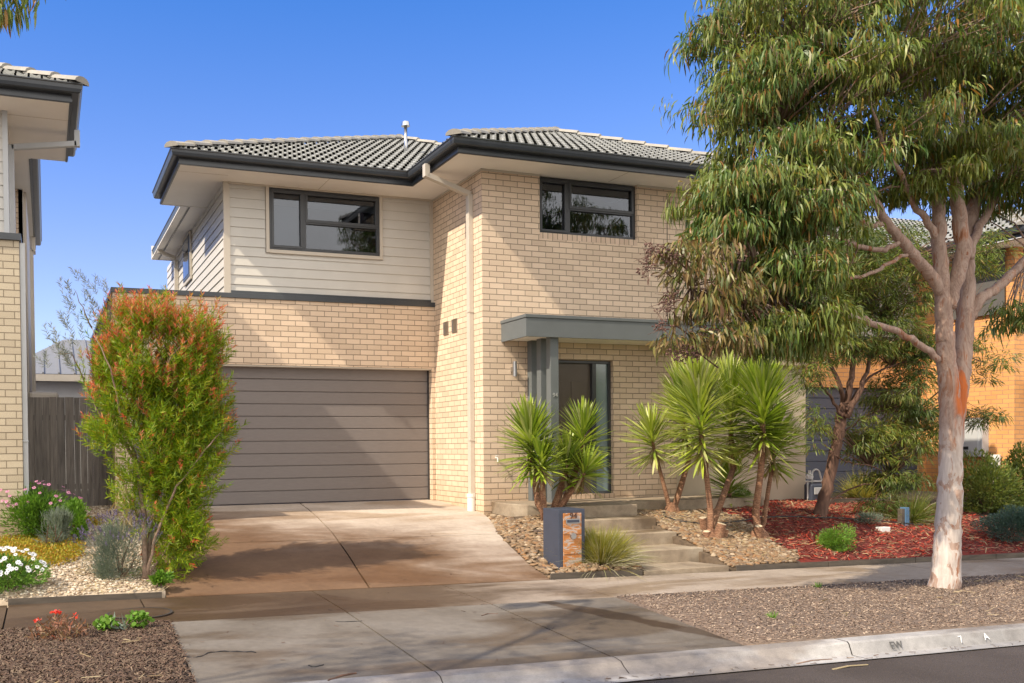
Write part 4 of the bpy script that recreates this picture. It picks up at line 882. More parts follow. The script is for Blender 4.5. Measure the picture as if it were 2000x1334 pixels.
# ------------------------------------------------------------------ yuccas
def rosette(base, axis, h, n, L, W, lo=-.42, hi=1.32):
    """sword leaves along a stem of height h"""
    n = int(n*1.35); axis = unit(np.array(axis, float)); base = np.array(base)-axis*h*.28; h = h*1.26; t = rng.uniform(0, 1, n)**.80
    a = rng.uniform(0, 6.283, n); x = unit(np.cross(axis, [.1, .9, .05])); y = np.cross(axis, x)
    out = np.cos(a)[:, None]*x+np.sin(a)[:, None]*y
    el = lo+(hi-lo)*t+rng.normal(0, .13, n)
    D = out*np.cos(el)[:, None]+axis*np.sin(el)[:, None]
    P = np.array(base)+axis*(h*t)[:, None]+out*.02
    L = L*1.24; W = W*.98; Ln = L*rng.uniform(.75, 1.1, n)*(1-.25*np.abs(t-.5))
    S_ = unit(np.cross(D, axis)+1e-4); N_ = np.cross(S_, D); N_ = N_*np.sign(N_[:, 2:3]+1e-6)
    ts = (0, .25, .6, .86, 1); pr = (.45, .9, 1, .6, .04); V = np.zeros((n, 5, 3, 3)); sag = rng.uniform(.0, .10, n)*(el < .8)
    for i, (tt, w) in enumerate(zip(ts, pr)):
        c = P+D*(Ln*tt)[:, None]-np.array([0, 0, 1])*(Ln*sag*tt*tt)[:, None]
        V[:, i, 0] = c+S_*(W*w/2)+N_*(W*w*.18); V[:, i, 1] = c; V[:, i, 2] = c-S_*(W*w/2)+N_*(W*w*.18)
    q = np.array([[3*i+j, 3*i+j+1, 3*i+j+4, 3*i+j+3] for i in range(4) for j in range(2)])[None]
    return V.reshape(-1, 3), ((np.arange(n)*15)[:, None, None]+q).reshape(-1, 4)
def yucca(name, label, loc, stems, mat, stumps=(), foot=.13):
    """stems: (base xy offset, [bend points], top, crown h, n, L)"""
    t = thing(name, label, 'yucca', loc, 'yuccas beside the steps'); loc = np.array(loc, float)
    for pts, r, axis, hh, n, L, W in stems:
        P = [loc+np.array(p) for p in pts]; mb = MB()
        PP = []; RR = []
        for i in range(len(P)-1):
            for k_ in range(5): f = k_/5; PP.append(P[i]*(1-f)+P[i+1]*f); RR.append(r*(1.15-.3*((i+f)/(len(P)-1))))
        PP.append(P[-1]); RR.append(r*.85); ax_ = unit(np.array(axis, float)); PP.append(P[-1]+ax_*hh*1.0); RR.append(r*.5)
        mb.tube(PP, RR, 10, .08); mb.build('trunk', 'yucca_bark', t, smooth=True, uv=False)
        V, F = rosette(P[-1], axis, hh, n, L, W); mk('leaf_crown', V, F, mat, t, smooth=False); V, F = rosette(P[-1]-ax_*hh*.12, axis, .08, 16, L*.6, W*.8, -1.45, -.9); mk('dead_leaves', V, F, 'straw_leaf', t)
    if foot: 
        a = loc; MB().tube([a+np.array([0, 0, -.12]), a+np.array([0, 0, .0]), a+np.array([0, 0, .10]), a+np.array([0, 0, .17])], [foot*1.25, foot*1.1, foot*.8, foot*.35], 14, .10).build('root_swelling', 'yucca_bark', t, smooth=True, uv=False)
    for (dx, dy, z0_, dx1, dy1, z1_, r) in stumps:
        s = MB().tube([loc+np.array([dx, dy, z0_]), loc+np.array([dx1, dy1, z1_])], [r*1.15, r], 12, .04).build('cut_stump', 'yucca_bark', t, uv=False)
        d = unit(np.array([dx1-dx, dy1-dy, z1_-z0_])); e = loc+np.array([dx1, dy1, z1_])
        MB().tube([e, e+d*.006], [r*.93, r*.93], 12).build('cut_face', 'cut_wood', s, uv=False)
    return t
LW = .036
ya = (.30, -1.45, -.13)
def rel(base, px, py, Y):
    return tuple((atY(px, py, Y)-np.array(base)).tolist())
yucca('yucca', 'bushy twin headed yucca on brown trunks behind the letterbox, left of the steps', ya, [
    ([(0, 0, 0), rel(ya, 1052, 985, -1.45), rel(ya, 1038, 895, -1.5)], .05, (-.10, -.05, 1), .42, 230, .44, LW),
    ([(.05, .0, 0), rel(ya, 1085, 985, -1.4), rel(ya, 1104, 930, -1.35)], .05, (.10, 0, 1), .30, 90, .36, LW),
    ([(.08, .1, 0), rel(ya, 1105, 975, -1.3), rel(ya, 1138, 880, -1.3)], .045, (.05, .02, 1), .36, 150, .40, LW),
    ([(-.06, .05, 0), rel(ya, 1062, 990, -1.6), rel(ya, 1058, 925, -1.65)], .045, (-.2, -.2, 1), .22, 80, .36, LW),
    ([(.04, -.05, 0), rel(ya, 1092, 990, -1.45), rel(ya, 1136, 935, -1.6)], .04, (.35, -.3, 1), .20, 70, .34, LW)], 'yucca_leaf', foot=.0,
    stumps=[(-.03, -.08, -.05, -.10, -.12, .18, .05)])
yb = (float(atY(1312, 985, -1.15)[0]), -1.15, -.13)
yucca('yucca', 'lime green yucca with two thin trunks right beside the landing', yb, [
    ([(-.03, 0, .05), rel(yb, 1300, 960, -1.15), rel(yb, 1285, 905, -1.15), rel(yb, 1278, 880, -1.15)], .030, (-.28, -.1, 1), .34, 110, .42, LW*.9),
    ([(.03, 0, .05), rel(yb, 1330, 950, -1.15), rel(yb, 1345, 900, -1.15), rel(yb, 1338, 845, -1.15)], .040, (-.06, -.02, 1), .72, 290, .50, LW)], 'yucca_lime', foot=.12)
yc = (float(atY(1388, 1050, -2.55)[0]), -2.55, -.40)
yucca('yucca', 'tallest yucca with a straight trunk and three cut stumps in the pebbles', yc, [
    ([(0, 0, 0), rel(yc, 1388, 1000, -2.5), rel(yc, 1380, 930, -2.5), rel(yc, 1370, 865, -2.5)], .038, (-.07, 0, 1), .74, 330, .50, LW),
    ([(.08, .2, 0), rel(yc, 1405, 990, -2.2), rel(yc, 1432, 915, -2.0), rel(yc, 1428, 855, -2.0)], .042, (-.02, 0, 1), .74, 260, .52, LW)], 'yucca_lime', foot=.11,
    stumps=[(.04, -.05, -.05, .10, -.10, .24, .062), (.17, -.03, -.05, .20, -.05, .16, .042), (-.06, 0, -.02, -.08, -.02, .14, .05), (.12, .25, -.03, .05, .22, .30, .05)])
ydl = (float(atY(1482, 1050, -2.6)[0]), -2.6, -.41)
yucca('yucca', 'yucca with the densest round head on a long brown trunk at the red mulch edge', ydl, [
    ([(0, 0, 0), rel(ydl, 1476, 1000, -2.6), rel(ydl, 1486, 920, -2.6), rel(ydl, 1490, 850, -2.6)], .046, (-.02, 0, 1), .66, 380, .52, LW),
    ([(.06, .1, 0), rel(ydl, 1492, 1020, -2.5), rel(ydl, 1500, 960, -2.4), rel(ydl, 1510, 900, -2.3)], .032, (.12, .05, 1), .40, 150, .46, LW)], 'yucca_leaf', foot=.14,
    stumps=[(-.05, -.05, -.05, -.09, -.10, .20, .05)])
ye = (float(atY(1425, 990, -.75)[0]), -.75, -.09)
yucca('yucca', 'short dark yucca standing low against the rendered wall behind the others', ye, [([(0, 0, -.03), (0, 0, .12)], .04, (0, 0, 1), .5, 160, .42, LW)], 'yucca_leaf', foot=0)
# ------------------------------------------------------------------ tufts and small plants
def tuft(name, label, cat, loc, n, L, W, lean, mat, group=None, mat2=None, n2=0, curve=.5, spread=.08):
    loc = np.array(loc, float); t = thing(name, label, cat, loc, group)
    def blades(n, L, lean, dz=0):
        a = rng.uniform(0, 6.283, n); el = np.abs(rng.normal(0, lean, n)); o = np.stack([np.cos(a), np.sin(a), 0*a], 1)
        D = o*np.sin(el)[:, None]+np.array([0, 0, 1])*np.cos(el)[:, None]
        P = loc+o*(spread*rng.uniform(0, 1, n))[:, None]
        return leaves(P, D, L*rng.uniform(.6, 1.1, n), W, curve=curve*(.3+el), prof=(.8, 1, .6, .08), B=o*.6+np.array([0, 0, -.6]))
    V, F = blades(n, L, lean); mk('blades', V, F, mat, t)
    if n2: V, F = blades(n2, L*.95, lean*1.9); mk('dry_blades', V, F, mat2, t)
    return t
tuft('ornamental_grass', 'golden ornamental grass tuft with pale drooping ends right of the letterbox', 'grass tuft', (.03, -3.15, -.60), 2600, .62, .008, .27, 'grass_blade', 'ornamental grasses', 'dry_blade', 1100, .8, .15)
gA = atY(1665, 975, .3); tuft('ornamental_grass', 'yellow green grass tuft in front of the blue garage door', 'grass tuft', (gA[0], .05, -.13), 700, .62, .008, .75, 'grass_blade', 'ornamental grasses', curve=.5, spread=.22)
gB = atY(1800, 1030, -2.2); tuft('ornamental_grass', 'green grass tuft just left of the gum trunk behind the footpath', 'grass tuft', (gB[0], -2.0, -.33), 600, .60, .008, .6, 'hedge_leaf', 'ornamental grasses', 'dry_blade', 150, .5, .15)
def shrub(name, label, cat, loc, r, n, L, W, mat, group=None, extra=None, stems=6, shell=.4, upb=.6, stemcol='dark_bark'):
    loc = np.array(loc, float); r = np.array(r, float); t = thing(name, label, cat, loc, group)
    c = loc+np.array([0, 0, r[2]*.95]); sub = ell(11, c, r*.72, .45); P = np.concatenate([ell(n//11, q, r*rng.uniform(.42, .66), shell) for q in sub]); n = len(P); P[:, 2] = np.maximum(P[:, 2], loc[2]+.01)
    ph = rng.uniform(0, 6, 3); P += .12*r*np.sin(P*7/np.max(r)*.5+ph)
    D = unit(P-c)+np.array([0, 0, upb])+rdir(n)*.6
    V, F = leaves(P, D, L*rng.uniform(.6, 1.2, n), W*rng.uniform(.7, 1.2, n), .2); mk('foliage', V, F, mat, t)
    mb = MB()
    for i in range(stems):
        e = ell(1, c, r*.7)[0]; mb.tube([loc+rng.normal(0, .02, 3)*[1, 1, 0], (loc+e)/2+rng.normal(0, .03, 3), e], [.010, .007, .003], 6)
    mb.build('stems', stemcol, t, uv=False)
    return t, c, r
def daisies(t, c, r, n, mat, R=.022, upper=.0, zmin=-.2, nx=8):
    d = rdir(n*4); d = d[(d[:, 2] > zmin)][:n]; P = c+d*r*rng.uniform(1.0, 1.12, (len(d), 1)); Pt = []; parts = []
    m = len(P); k = nx; ci = np.repeat(np.arange(m), k); a = np.tile(np.arange(k)*2*math.pi/k, m)+np.repeat(rng.uniform(0, 1, m), k)
    N = unit(d*.8+np.array([-.2, -.6, .8])+rdir(m)*.35); x = unit(np.cross(N, [.2, .3, 1.])); y = np.cross(N, x)
    D = x[ci]*np.cos(a)[:, None]+y[ci]*np.sin(a)[:, None]
    S_ = np.cross(N[ci], D); Lq = R*np.repeat(rng.uniform(.75, 1.15, m), k)
    V = np.stack([P[ci]+D*.003-S_*.001, P[ci]+D*(Lq*.6)[:, None]-S_*(Lq*.28)[:, None], P[ci]+D*Lq[:, None], P[ci]+D*(Lq*.6)[:, None]+S_*(Lq*.28)[:, None]], 1).reshape(m, k*4, 3)
    F = (np.arange(k)*4)[:, None]+np.arange(4)[None]
    for i in range(m):
        hub = [P[i]+N[i]*.004+x[i]*.005*math.cos(q)+y[i]*.005*math.sin(q) for q in np.arange(6)*math.pi/3]
        b_ = MB().add(V[i]-wloc(t), [tuple(f) for f in F]); b_.add(np.array(hub)-wloc(t), [tuple(range(6))])
        me = bpy.data.meshes.new('flower'); me.from_pydata(b_.v, [], b_.f); me.materials.append(MATS[mat]); me.materials.append(MATS['blue_grey']); me.polygons[-1].material_index = 1
        o = bpy.data.objects.new('flower', me); C.objects.link(o); o.parent = t
t, c, r = shrub('daisy_bush', 'bright green bush dotted with pink daisies below the neighbour\'s downpipe', 'flower bush', (-6.28, -.40, -.18), (.58, .48, .36), 9000, .055, .014, 'daisy_leaf', None)
daisies(t, c, r*.92, 64, 'pink_petal', .026, zmin=.2)
t, c, r = shrub('daisy_bush', 'low mound of white daisies at the footpath, left edge of the garden', 'flower bush', (-6.52, -3.05, -.47), (.34, .34, .22), 5000, .045, .011, 'daisy_leaf', None)
daisies(t, c, r, 98, 'white_petal', .026, zmin=.05)
shrub('grey_shrub', 'small grey green shrub in front of the pink daisy bush', 'shrub', (-6.05, -1.1, -.26), (.24, .22, .24), 1500, .09, .007, 'lavender_leaf', upb=1.4)
shrub('leafy_shrub', 'rounded dark green shrub right of the pink daisy bush', 'shrub', (-5.82, -.7, -.22), (.20, .2, .24), 2400, .045, .018, 'bright_leaf')
# yellow ground cover
P = np.concatenate([ell(9000, (-6.35, -1.35, -.24), (.62, 1.0, .10)), ell(1800, (-5.72, .5, -.12), (.28, .35, .05))]); P[:, 2] = np.array([hleft(a, b_) for a, b_ in P[:, :2]])+rng.uniform(0, .09, len(P))
V, F = leaves(P, rdir(len(P))+np.array([0, 0, .7]), .035*rng.uniform(.5, 1.2, len(P)), .016, .2)
tag(mk('ground_cover', V, F, 'yellow_cover'), 'yellow and golden ground cover spreading over the gravel', 'ground cover', kind='stuff')
# lavender
t, c, r = shrub('lavender_bush', 'grey leaved lavender with dark purple spikes beside the driveway', 'lavender', (-5.46, -2.8, -.43), (.34, .30, .27), 8500, .05, .004, 'lavender_leaf', upb=1.2)
n = 170; d = rdir(n*3); d = d[d[:, 2] > .1][:n]; P = c+d*r*1.0; D = unit(d+np.array([-.15, 0, 1.1]))
V, F = leaves(P, D, .17*rng.uniform(.7, 1.2, len(P)), .004, .1); mk('flower_stalks', V, F, 'lavender_leaf', t)
Pe = P+D*.14; V, F = sprigs(Pe, D, 16, .014, .007, stem=.05, ang=.8); mk('flower_spikes', V, F, 'lavender_flower', t)
shrub('small_herb', 'low leafy green plant at the corner of the driveway and footpath', 'plant', (-5.12, -3.28, -.45), (.12, .10, .08), 350, .05, .026, 'bright_leaf', stems=3)
# grevillea
GV = thing('grevillea_tree', 'large multi stemmed grevillea with green needles and red orange tips in front of the garage', 'tree', (-5.22, -2.95, -.42))
gb = np.array([-5.22, -2.95, -.42]); YG = -2.7
def G3(px, py, dy=0): return atY(px, py, YG+dy)
limbs = [([gb, G3(280, 1000), G3(268, 905), G3(235, 850), G3(195, 810), G3(165, 745)], .030), ([gb, G3(280, 1000), G3(272, 920), G3(290, 860), G3(300, 780), G3(290, 690)], .026),
         ([gb, G3(300, 1000, .2), G3(310, 900, .2), G3(345, 840, .2), G3(400, 770, .2), G3(430, 700, .2)], .024), ([gb, G3(310, 1030, -.2), G3(345, 950, -.3), G3(400, 880, -.3), G3(440, 830, -.3)], .018),
         ([gb, G3(300, 1010, .1), G3(320, 900, .4), G3(340, 780, .5), G3(350, 660, .5)], .022), ([G3(268, 905), G3(240, 820, -.2), G3(215, 720, -.3), G3(180, 640, -.2)], .016),
         ([gb, G3(320, 1080, -.1), G3(360, 1020, -.2), G3(400, 980, -.2)], .012), ([G3(165, 745), G3(140, 690), G3(115, 690)], .008), ([G3(180, 640), G3(160, 600), G3(145, 565)], .008), ([G3(300, 780), G3(330, 700, -.3), G3(380, 650, -.3)], .014)]
mb = MB()
for pts, r0 in limbs:
    Q = []; R_ = []
    for i in range(len(pts)-1):
        for k_ in range(4): f = k_/4; Q.append(np.array(pts[i])*(1-f)+np.array(pts[i+1])*f+rng.normal(0, .006, 3)); R_.append(r0*(1-.75*(i+f)/(len(pts)-1)))
    Q.append(np.array(pts[-1])); R_.append(r0*.2); mb.tube(Q, R_, 8, .06)
mb.build('trunk', 'grevillea_bark', GV, smooth=True, uv=False)
# crown lobes in photo coordinates: px, py, rx, ry (px), weight
gl = [(300, 700, 135, 95, 1.35), (235, 760, 85, 105, .9), (375, 760, 85, 105, 1.0), (310, 850, 120, 90, 1.1), (395, 880, 62, 100, .8), (350, 960, 75, 90, 1.0), (360, 1035, 56, 60, .7), (415, 820, 50, 110, .6), (290, 640, 95, 48, .9), (405, 680, 55, 60, .6), (195, 850, 40, 40, .22), (310, 930, 60, 70, .35), (245, 960, 25, 60, .12), (340, 1095, 34, 26, .15), (245, 610, 22, 28, .1), (410, 630, 14, 34, .1), (330, 600, 30, 20, .08), (440, 690, 20, 40, .12), (455, 850, 18, 30, .08)]
def gsc(Y=YG): return 1/ (CAM['f']/float((np.array([-5, Y, 1])-CP)@FW))
sc_ = gsc(); wts = np.array([q[4] for q in gl]); wts /= wts.sum(); NT = 3900
base = []; 
for (px, py, rx, ry, w_), k_ in zip(gl, (wts*NT).astype(int)):
    rx = max(7, (rx-24)*(.86 if py > 900 else .95)); ry = max(8, ry-22); cpos = G3(px+4-(px-290)*.16-(8 if px > 290 else 0), py+14); dd_ = min(rx, ry)*sc_*1.05; nc_ = max(1, k_//14)
    cl_c = ell(nc_, cpos, (rx*sc_, max(.3, dd_), ry*sc_), .35); base.append((np.repeat(cl_c, 14, 0)+rng.normal(0, 1, (nc_*14, 3))*[.085, .085, .075]))
P = np.concatenate(base); cen = np.array(G3(305, 860)); D = unit((P-cen)*np.array([1, 1, .5])+np.array([0, 0, .75])+rdir(len(P))*.35)
zrel = (P[:, 2]-gb[2])/3.0
tip = rng.uniform(0, 1, len(P)) < np.clip((zrel-.48)*1.9+.12, .10, .85)
V, F = sprigs(P[~tip], D[~tip], 26, .072, .0075, stem=.20, ang=.62); mk('foliage', V, F, 'grevillea_leaf', GV)
Pt = P[tip]; V1 = sprigs(Pt, D[tip], 12, .066, .007, stem=.12, ang=.62); V2 = sprigs(Pt+D[tip]*.11, D[tip], 18, .052, .0075, stem=.10, ang=.55)
mk('inner_foliage', V1[0], V1[1], 'grevillea_leaf', GV); mk('red_tips', V2[0], V2[1], 'grevillea_tip', GV)
lone = [G3(px+rng.normal(0, 6), py+rng.normal(0, 6)) for px, py in ((140, 580), (150, 610), (165, 630), (125, 620), (120, 680), (110, 690), (140, 690), (155, 660), (175, 600), (105, 710), (130, 720), (185, 580), (160, 560), (115, 650), (150, 730), (465, 840), (455, 820), (460, 855), (200, 570), (210, 620))]
lone = np.array(lone); lone = np.concatenate([lone+rng.normal(0, .04, lone.shape) for _ in range(3)])
V, F = sprigs(lone, np.array([-.4, 0, 1])+rdir(len(lone))*.4, 26, .055, .006, stem=.16, ang=.6); mk('grey_sprigs', V, F, 'grey_needle', GV)
P = ell(60, G3(243, 990), (.10, .1, .30)); V, F = leaves(P, np.array([.1, 0, -1])+rdir(60)*.5, .16, .022, .5); mk('dead_leaves', V, F, 'straw_leaf', GV)
# plants on the left verge
GP = thing('pelargonium', 'small leafy plant with bright green leaves on the dark verge mulch', 'plant', (-5.62, -5.0, -.60)); b0 = np.array([-5.60, -4.98, -.60])
c_ = np.concatenate([ell(90, b0+[-.13, 0, .10], (.09, .08, .06)), ell(90, b0+[.12, 0, .12], (.11, .08, .06))])
V, F = leaves(c_, rdir(len(c_))+[0, 0, .5], .04, .034, .2, prof=(.4, 1, .9, .3)); mk('foliage', V, F, 'bright_leaf', GP)
P = b0+np.array([0, 0, .05])+rng.normal(0, .05, (40, 3))*[1.2, .8, .4]; V, F = leaves(P, rdir(40)*[1, 1, .3]+[.2, 0, .1], .16, .02, .4); mk('strap_leaves', V, F, 'lavender_leaf', GP)
mb = MB()
for k_ in range(7): e = c_[rng.integers(0, 180)]; mb.tube([b0, (b0+e)/2+[0, 0, .02], e], [.006, .005, .003], 6)
mb.build('stems', 'grevillea_bark', GP, uv=False)
RP = thing('red_geranium', 'twiggy bronze plant with red flowers at the left edge of the verge', 'plant', (-6.1, -5.1, -.60)); b0 = np.array([-6.08, -5.15, -.60])
P = ell(420, b0+[0, 0, .10], (.22, .22, .12)); V, F = leaves(P, rdir(420)+[0, 0, .7], .045, .013, .2); mk('foliage', V, F, 'bronze_leaf', RP)
P = np.concatenate([ell(26, b0+[-.02, 0, .25], (.035, .03, .02)), ell(10, b0+[.12, 0, .21], (.02, .03, .02)), ell(8, b0+[-.16, 0, .2], (.03, .03, .02))]); V, F = leaves(P, rdir(len(P))+[0, 0, .5], .026, .018, .2); mk('flowers', V, F, 'red_petal', RP)
mb = MB()
for e in ([-.02, 0, .25], [.12, 0, .21], [-.16, 0, .2], [.05, .05, .16], [-.1, -.08, .14], [.18, -.05, .15]): mb.tube([b0, b0+np.array(e)*.6+[.01, 0, 0], b0+np.array(e)], [.005, .004, .003], 6)
mb.build('stems', 'dark_bark', RP, uv=False)
# ------------------------------------------------------------------ trees
def limb(mb, pts, r, n=12, sub=5, wob=.05, jit=.008):
    """smooth tapered limb through 3D points; r list per point"""
    P = [np.array(p, float) for p in pts]; Q = []; R_ = []
    for i in range(len(P)-1):
        p0 = P[max(i-1, 0)]; p1 = P[i]; p2 = P[i+1]; p3 = P[min(i+2, len(P)-1)]
        for k_ in range(sub):
            t = k_/sub; q = .5*((2*p1)+(-p0+p2)*t+(2*p0-5*p1+4*p2-p3)*t*t+(-p0+3*p1-3*p2+p3)*t**3)
            Q.append(q+rng.normal(0, jit, 3)); R_.append(r[i]*(1-t)+r[i+1]*t)
    Q.append(P[-1]); R_.append(r[-1]); mb.tube(Q, R_, n, wob)
def twigs(mb, cs, anchors, r=.012, n=5):
    A = np.array(anchors)
    for c_ in cs:
        d = np.linalg.norm(A-c_, axis=1)+np.maximum(0, A[:, 2]-c_[2])*1.5; a = A[np.argmin(d)]; L = np.linalg.norm(c_-a)
        m_ = (a+c_)/2+rng.normal(0, .06, 3)*L+np.array([0, 0, .10*L]); mb.tube([a, m_, c_], [r*(.6+L*.6), r*.75, r*.3], n)
YE = -5.25; eb = atY(1845, 1148, YE); ezb = hstrip(eb[0], YE); 
ET = thing('gum_tree', 'tall street gum tree with pale peeling forked trunk and hanging sickle leaves', 'tree', (float(eb[0]), YE, ezb))
pm = CAM['f']/float((np.array([3.3, YE, 2])-CP)@FW)
def E3(px, py, dy=0): return atY(px, py, YE+dy)
def W_(w): return w*.38/pm
mb = MB(); base_ = np.array([eb[0], YE, ezb])
limb(mb, [E3(1845, 1150)+[0, 0, -.25], E3(1845, 1146), E3(1848, 1105), E3(1851, 1050), E3(1855, 960), E3(1857, 860), E3(1856, 790), E3(1850, 720), E3(1846, 650)], [W_(84), W_(76), W_(67), W_(63), W_(58), W_(54), W_(52), W_(46), W_(42)], 20, 6, .012, .004)
limb(mb, [E3(1866, 900, .02), E3(1868, 820, .03), E3(1876, 740, .05), E3(1882, 660, .06), E3(1886, 590, .08), E3(1888, 520, .1), E3(1893, 455, .12), E3(1905, 380, .15), E3(1925, 290, .2), E3(1940, 180, .25), E3(1950, 50, .3)], [W_(30), W_(40), W_(45), W_(44), W_(42), W_(38), W_(36), W_(30), W_(24), W_(18), W_(10)], 16, 5, .02, .005)
limb(mb, [E3(1846, 670), E3(1843, 600), E3(1838, 540), E3(1834, 470), E3(1833, 400), E3(1828, 330), E3(1818, 230), E3(1805, 120), E3(1800, 0)], [W_(42), W_(40), W_(38), W_(32), W_(30), W_(26), W_(22), W_(16), W_(9)], 14, 5, .05)
limb(mb, [E3(1858, 600, -.06), E3(1868, 545, -.08), E3(1880, 490, -.1), E3(1873, 420, -.1), E3(1867, 350, -.1), E3(1870, 260, -.15), E3(1880, 120, -.2), E3(1885, -60, -.2)], [W_(22), W_(34), W_(38), W_(34), W_(30), W_(24), W_(18), W_(9)], 14, 5, .05)
limb(mb, [E3(1845, 580), E3(1815, 535), E3(1785, 500), E3(1755, 462), E3(1725, 425), E3(1700, 380, -.1), E3(1650, 330, -.2), E3(1590, 290, -.3), E3(1520, 250, -.4)], [W_(30), W_(30), W_(27), W_(25), W_(21), W_(18), W_(15), W_(10), W_(5)], 12, 5, .05)
limb(mb, [E3(1755, 475), E3(1720, 488), E3(1690, 484), E3(1650, 470), E3(1580, 440), E3(1500, 430)], [W_(12), W_(13), W_(12), W_(11), W_(8), W_(4)], 8)
limb(mb, [E3(1730, 432), E3(1710, 440), E3(1690, 435), E3(1640, 410, -.2), E3(1560, 380, -.4)], [W_(14), W_(12), W_(11), W_(8), W_(4)], 8)
limb(mb, [E3(1778, 492), E3(1745, 510), E3(1700, 535), E3(1650, 542), E3(1615, 530), E3(1560, 545), E3(1480, 540)], [W_(9), W_(10), W_(9), W_(8), W_(7), W_(5), W_(3)], 8)
limb(mb, [E3(1832, 705), E3(1800, 675), E3(1755, 650), E3(1700, 630), E3(1650, 615), E3(1580, 585), E3(1510, 570, -.1), E3(1430, 575, -.2), E3(1350, 560, -.2)], [W_(16), W_(18), W_(16), W_(15), W_(14), W_(12), W_(9), W_(6), W_(3)], 10)
limb(mb, [E3(1838, 480), E3(1815, 440), E3(1785, 400), E3(1765, 350, -.2), E3(1730, 290, -.4), E3(1700, 200, -.5)], [W_(18), W_(18), W_(16), W_(13), W_(10), W_(5)], 10)
limb(mb, [E3(1895, 620, .05), E3(1915, 585), E3(1945, 565), E3(1980, 530), E3(2020, 495), E3(2090, 440), E3(2180, 380)], [W_(26), W_(28), W_(25), W_(23), W_(21), W_(16), W_(8)], 12)
limb(mb, [E3(1893, 505), E3(1905, 460), E3(1925, 420), E3(1960, 360), E3(2010, 290), E3(2060, 200)], [W_(22), W_(22), W_(20), W_(16), W_(12), W_(6)], 10)
anch = [E3(*q) for q in ((1800, 0), (1810, 150), (1830, 330), (1870, 260), (1885, 100), (1940, 180), (1925, 290), (1700, 380), (1650, 330), (1590, 290), (1520, 250), (1500, 430), (1580, 440), (1640, 410), (1560, 380), (1480, 540), (1560, 545), (1350, 560), (1430, 575), (1510, 570), (1730, 290), (1700, 200), (2020, 495), (2090, 440), (2010, 290), (2060, 200), (1955, 360), (1770, 350), (1650, 542))]
upper = [np.array(E3(1800, 0))+[0, 0, .8], np.array(E3(1885, 0))+[0, 0, 1.2], np.array(E3(1650, 80))+[0, 0, .3], np.array(E3(1550, 120))]
for q in upper: limb(mb, [anch[1], (anch[1]+q)/2+[0, 0, .1], q], [W_(14), W_(10), W_(5)], 8)
anch += upper
# leaf clump centres: (px, py, rx, ry, depth radius m, count)
lob = [(1440, 200, 85, 95, .8, 30), (1420, 60, 60, 75, .8, 16), (1500, 330, 110, 60, .9, 24), (1430, 395, 95, 55, .9, 28), (1560, 160, 120, 120, 1.3, 46), (1560, 30, 150, 90, 1.3, 40), (1700, 120, 150, 120, 1.5, 58), (1700, 290, 130, 65, 1.2, 30), (1860, 120, 150, 130, 1.6, 60), (1830, 330, 110, 45, 1.1, 22), (1960, 230, 90, 110, 1.3, 38), (2000, 60, 120, 110, 1.5, 38), (1950, 395, 66, 46, .9, 16), (1790, 388, 66, 44, .9, 11), (1890, 350, 66, 40, .9, 10), (1990, 330, 50, 60, .9, 12), (1640, 360, 70, 46, .9, 14), (1750, -120, 330, 110, 2.0, 90), (2120, 200, 110, 220, 1.5, 40),
       (1500, 440, 130, 60, .9, 52), (1400, 470, 50, 50, .5, 10), (1590, 450, 50, 80, .7, 16), (1510, 560, 110, 68, .7, 38), (1550, 660, 75, 66, .6, 30), (1470, 670, 70, 50, .6, 18), (1985, 640, 40, 50, .4, 6), (1990, 420, 40, 30, .6, 6), (1745, 400, 25, 30, .5, 3)]
cs = []
for px, py, rx, ry, dz, k_ in lob:
    c0 = np.array(E3(px+(12 if px < 1600 else 0), py-22)); cs.append(ell(int(k_*2.4), c0, (max(12, rx-26)/pm/.93, dz, max(10, ry-20)/pm), .0))
cs = np.concatenate(cs); 
twigs(mb, cs, anch, .011, 5)
mb.build('trunk', 'gum_bark', ET, smooth=True, uv=False)
rr_ = rng.uniform(.13, .27, len(cs))
V, F = merge([clumps(cs, rr_, 34, .145, .0185, curve=.5, spread=.6), clumps(cs+rng.normal(0, .06, cs.shape), rr_*.8, 20, .105, .014, curve=.5, spread=.7)]); mk('crown', V, F, 'gum_leaf', ET); 
lob2 = [(1365, 530, 45, 35, .35, 9), (1400, 590, 90, 45, .45, 22), (1345, 620, 50, 50, .4, 11), (1320, 690, 38, 30, .3, 5), (1390, 690, 60, 35, .4, 10), (1300, 510, 22, 28, .25, 3), (1310, 560, 20, 25, .2, 2)]
cs2 = np.concatenate([ell(max(2, int(k_*.7)), np.array(E3(px+16, py-20, -.2)), (max(8, rx-14)/pm/.93, dz, max(8, ry-14)/pm)) for px, py, rx, ry, dz, k_ in lob2])
V, F = clumps(cs2, rng.uniform(.16, .26, len(cs2)), 60, .12, .020); mk('olive_sprays', V, F, 'olive_leaf', ET)  # sparse sprays of olive-brown leaves beside the seed capsules
mb = MB(); twigs(mb, cs2, anch[15:20], .008, 5); 
pods = np.concatenate([ell(k_, np.array(E3(px, py, -.25)), (rx/pm, .12, ry/pm)) for px, py, rx, ry, k_ in ((1275, 490, 22, 14, 60), (1262, 520, 14, 20, 50), (1310, 500, 20, 22, 70), (1300, 600, 22, 16, 50), (1295, 635, 18, 10, 40), (1340, 690, 36, 18, 130), (1380, 650, 30, 16, 70), (1310, 580, 14, 14, 30), (1440, 500, 20, 12, 30), (1515, 380, 14, 8, 30), (1640, 395, 14, 8, 30))])
V, F = stones(pods, rng.uniform(.008, .014, len(pods)), .9, .2, 1); tag(mk('seed_capsules', V, F, 'capsule', ET), kind='stuff')
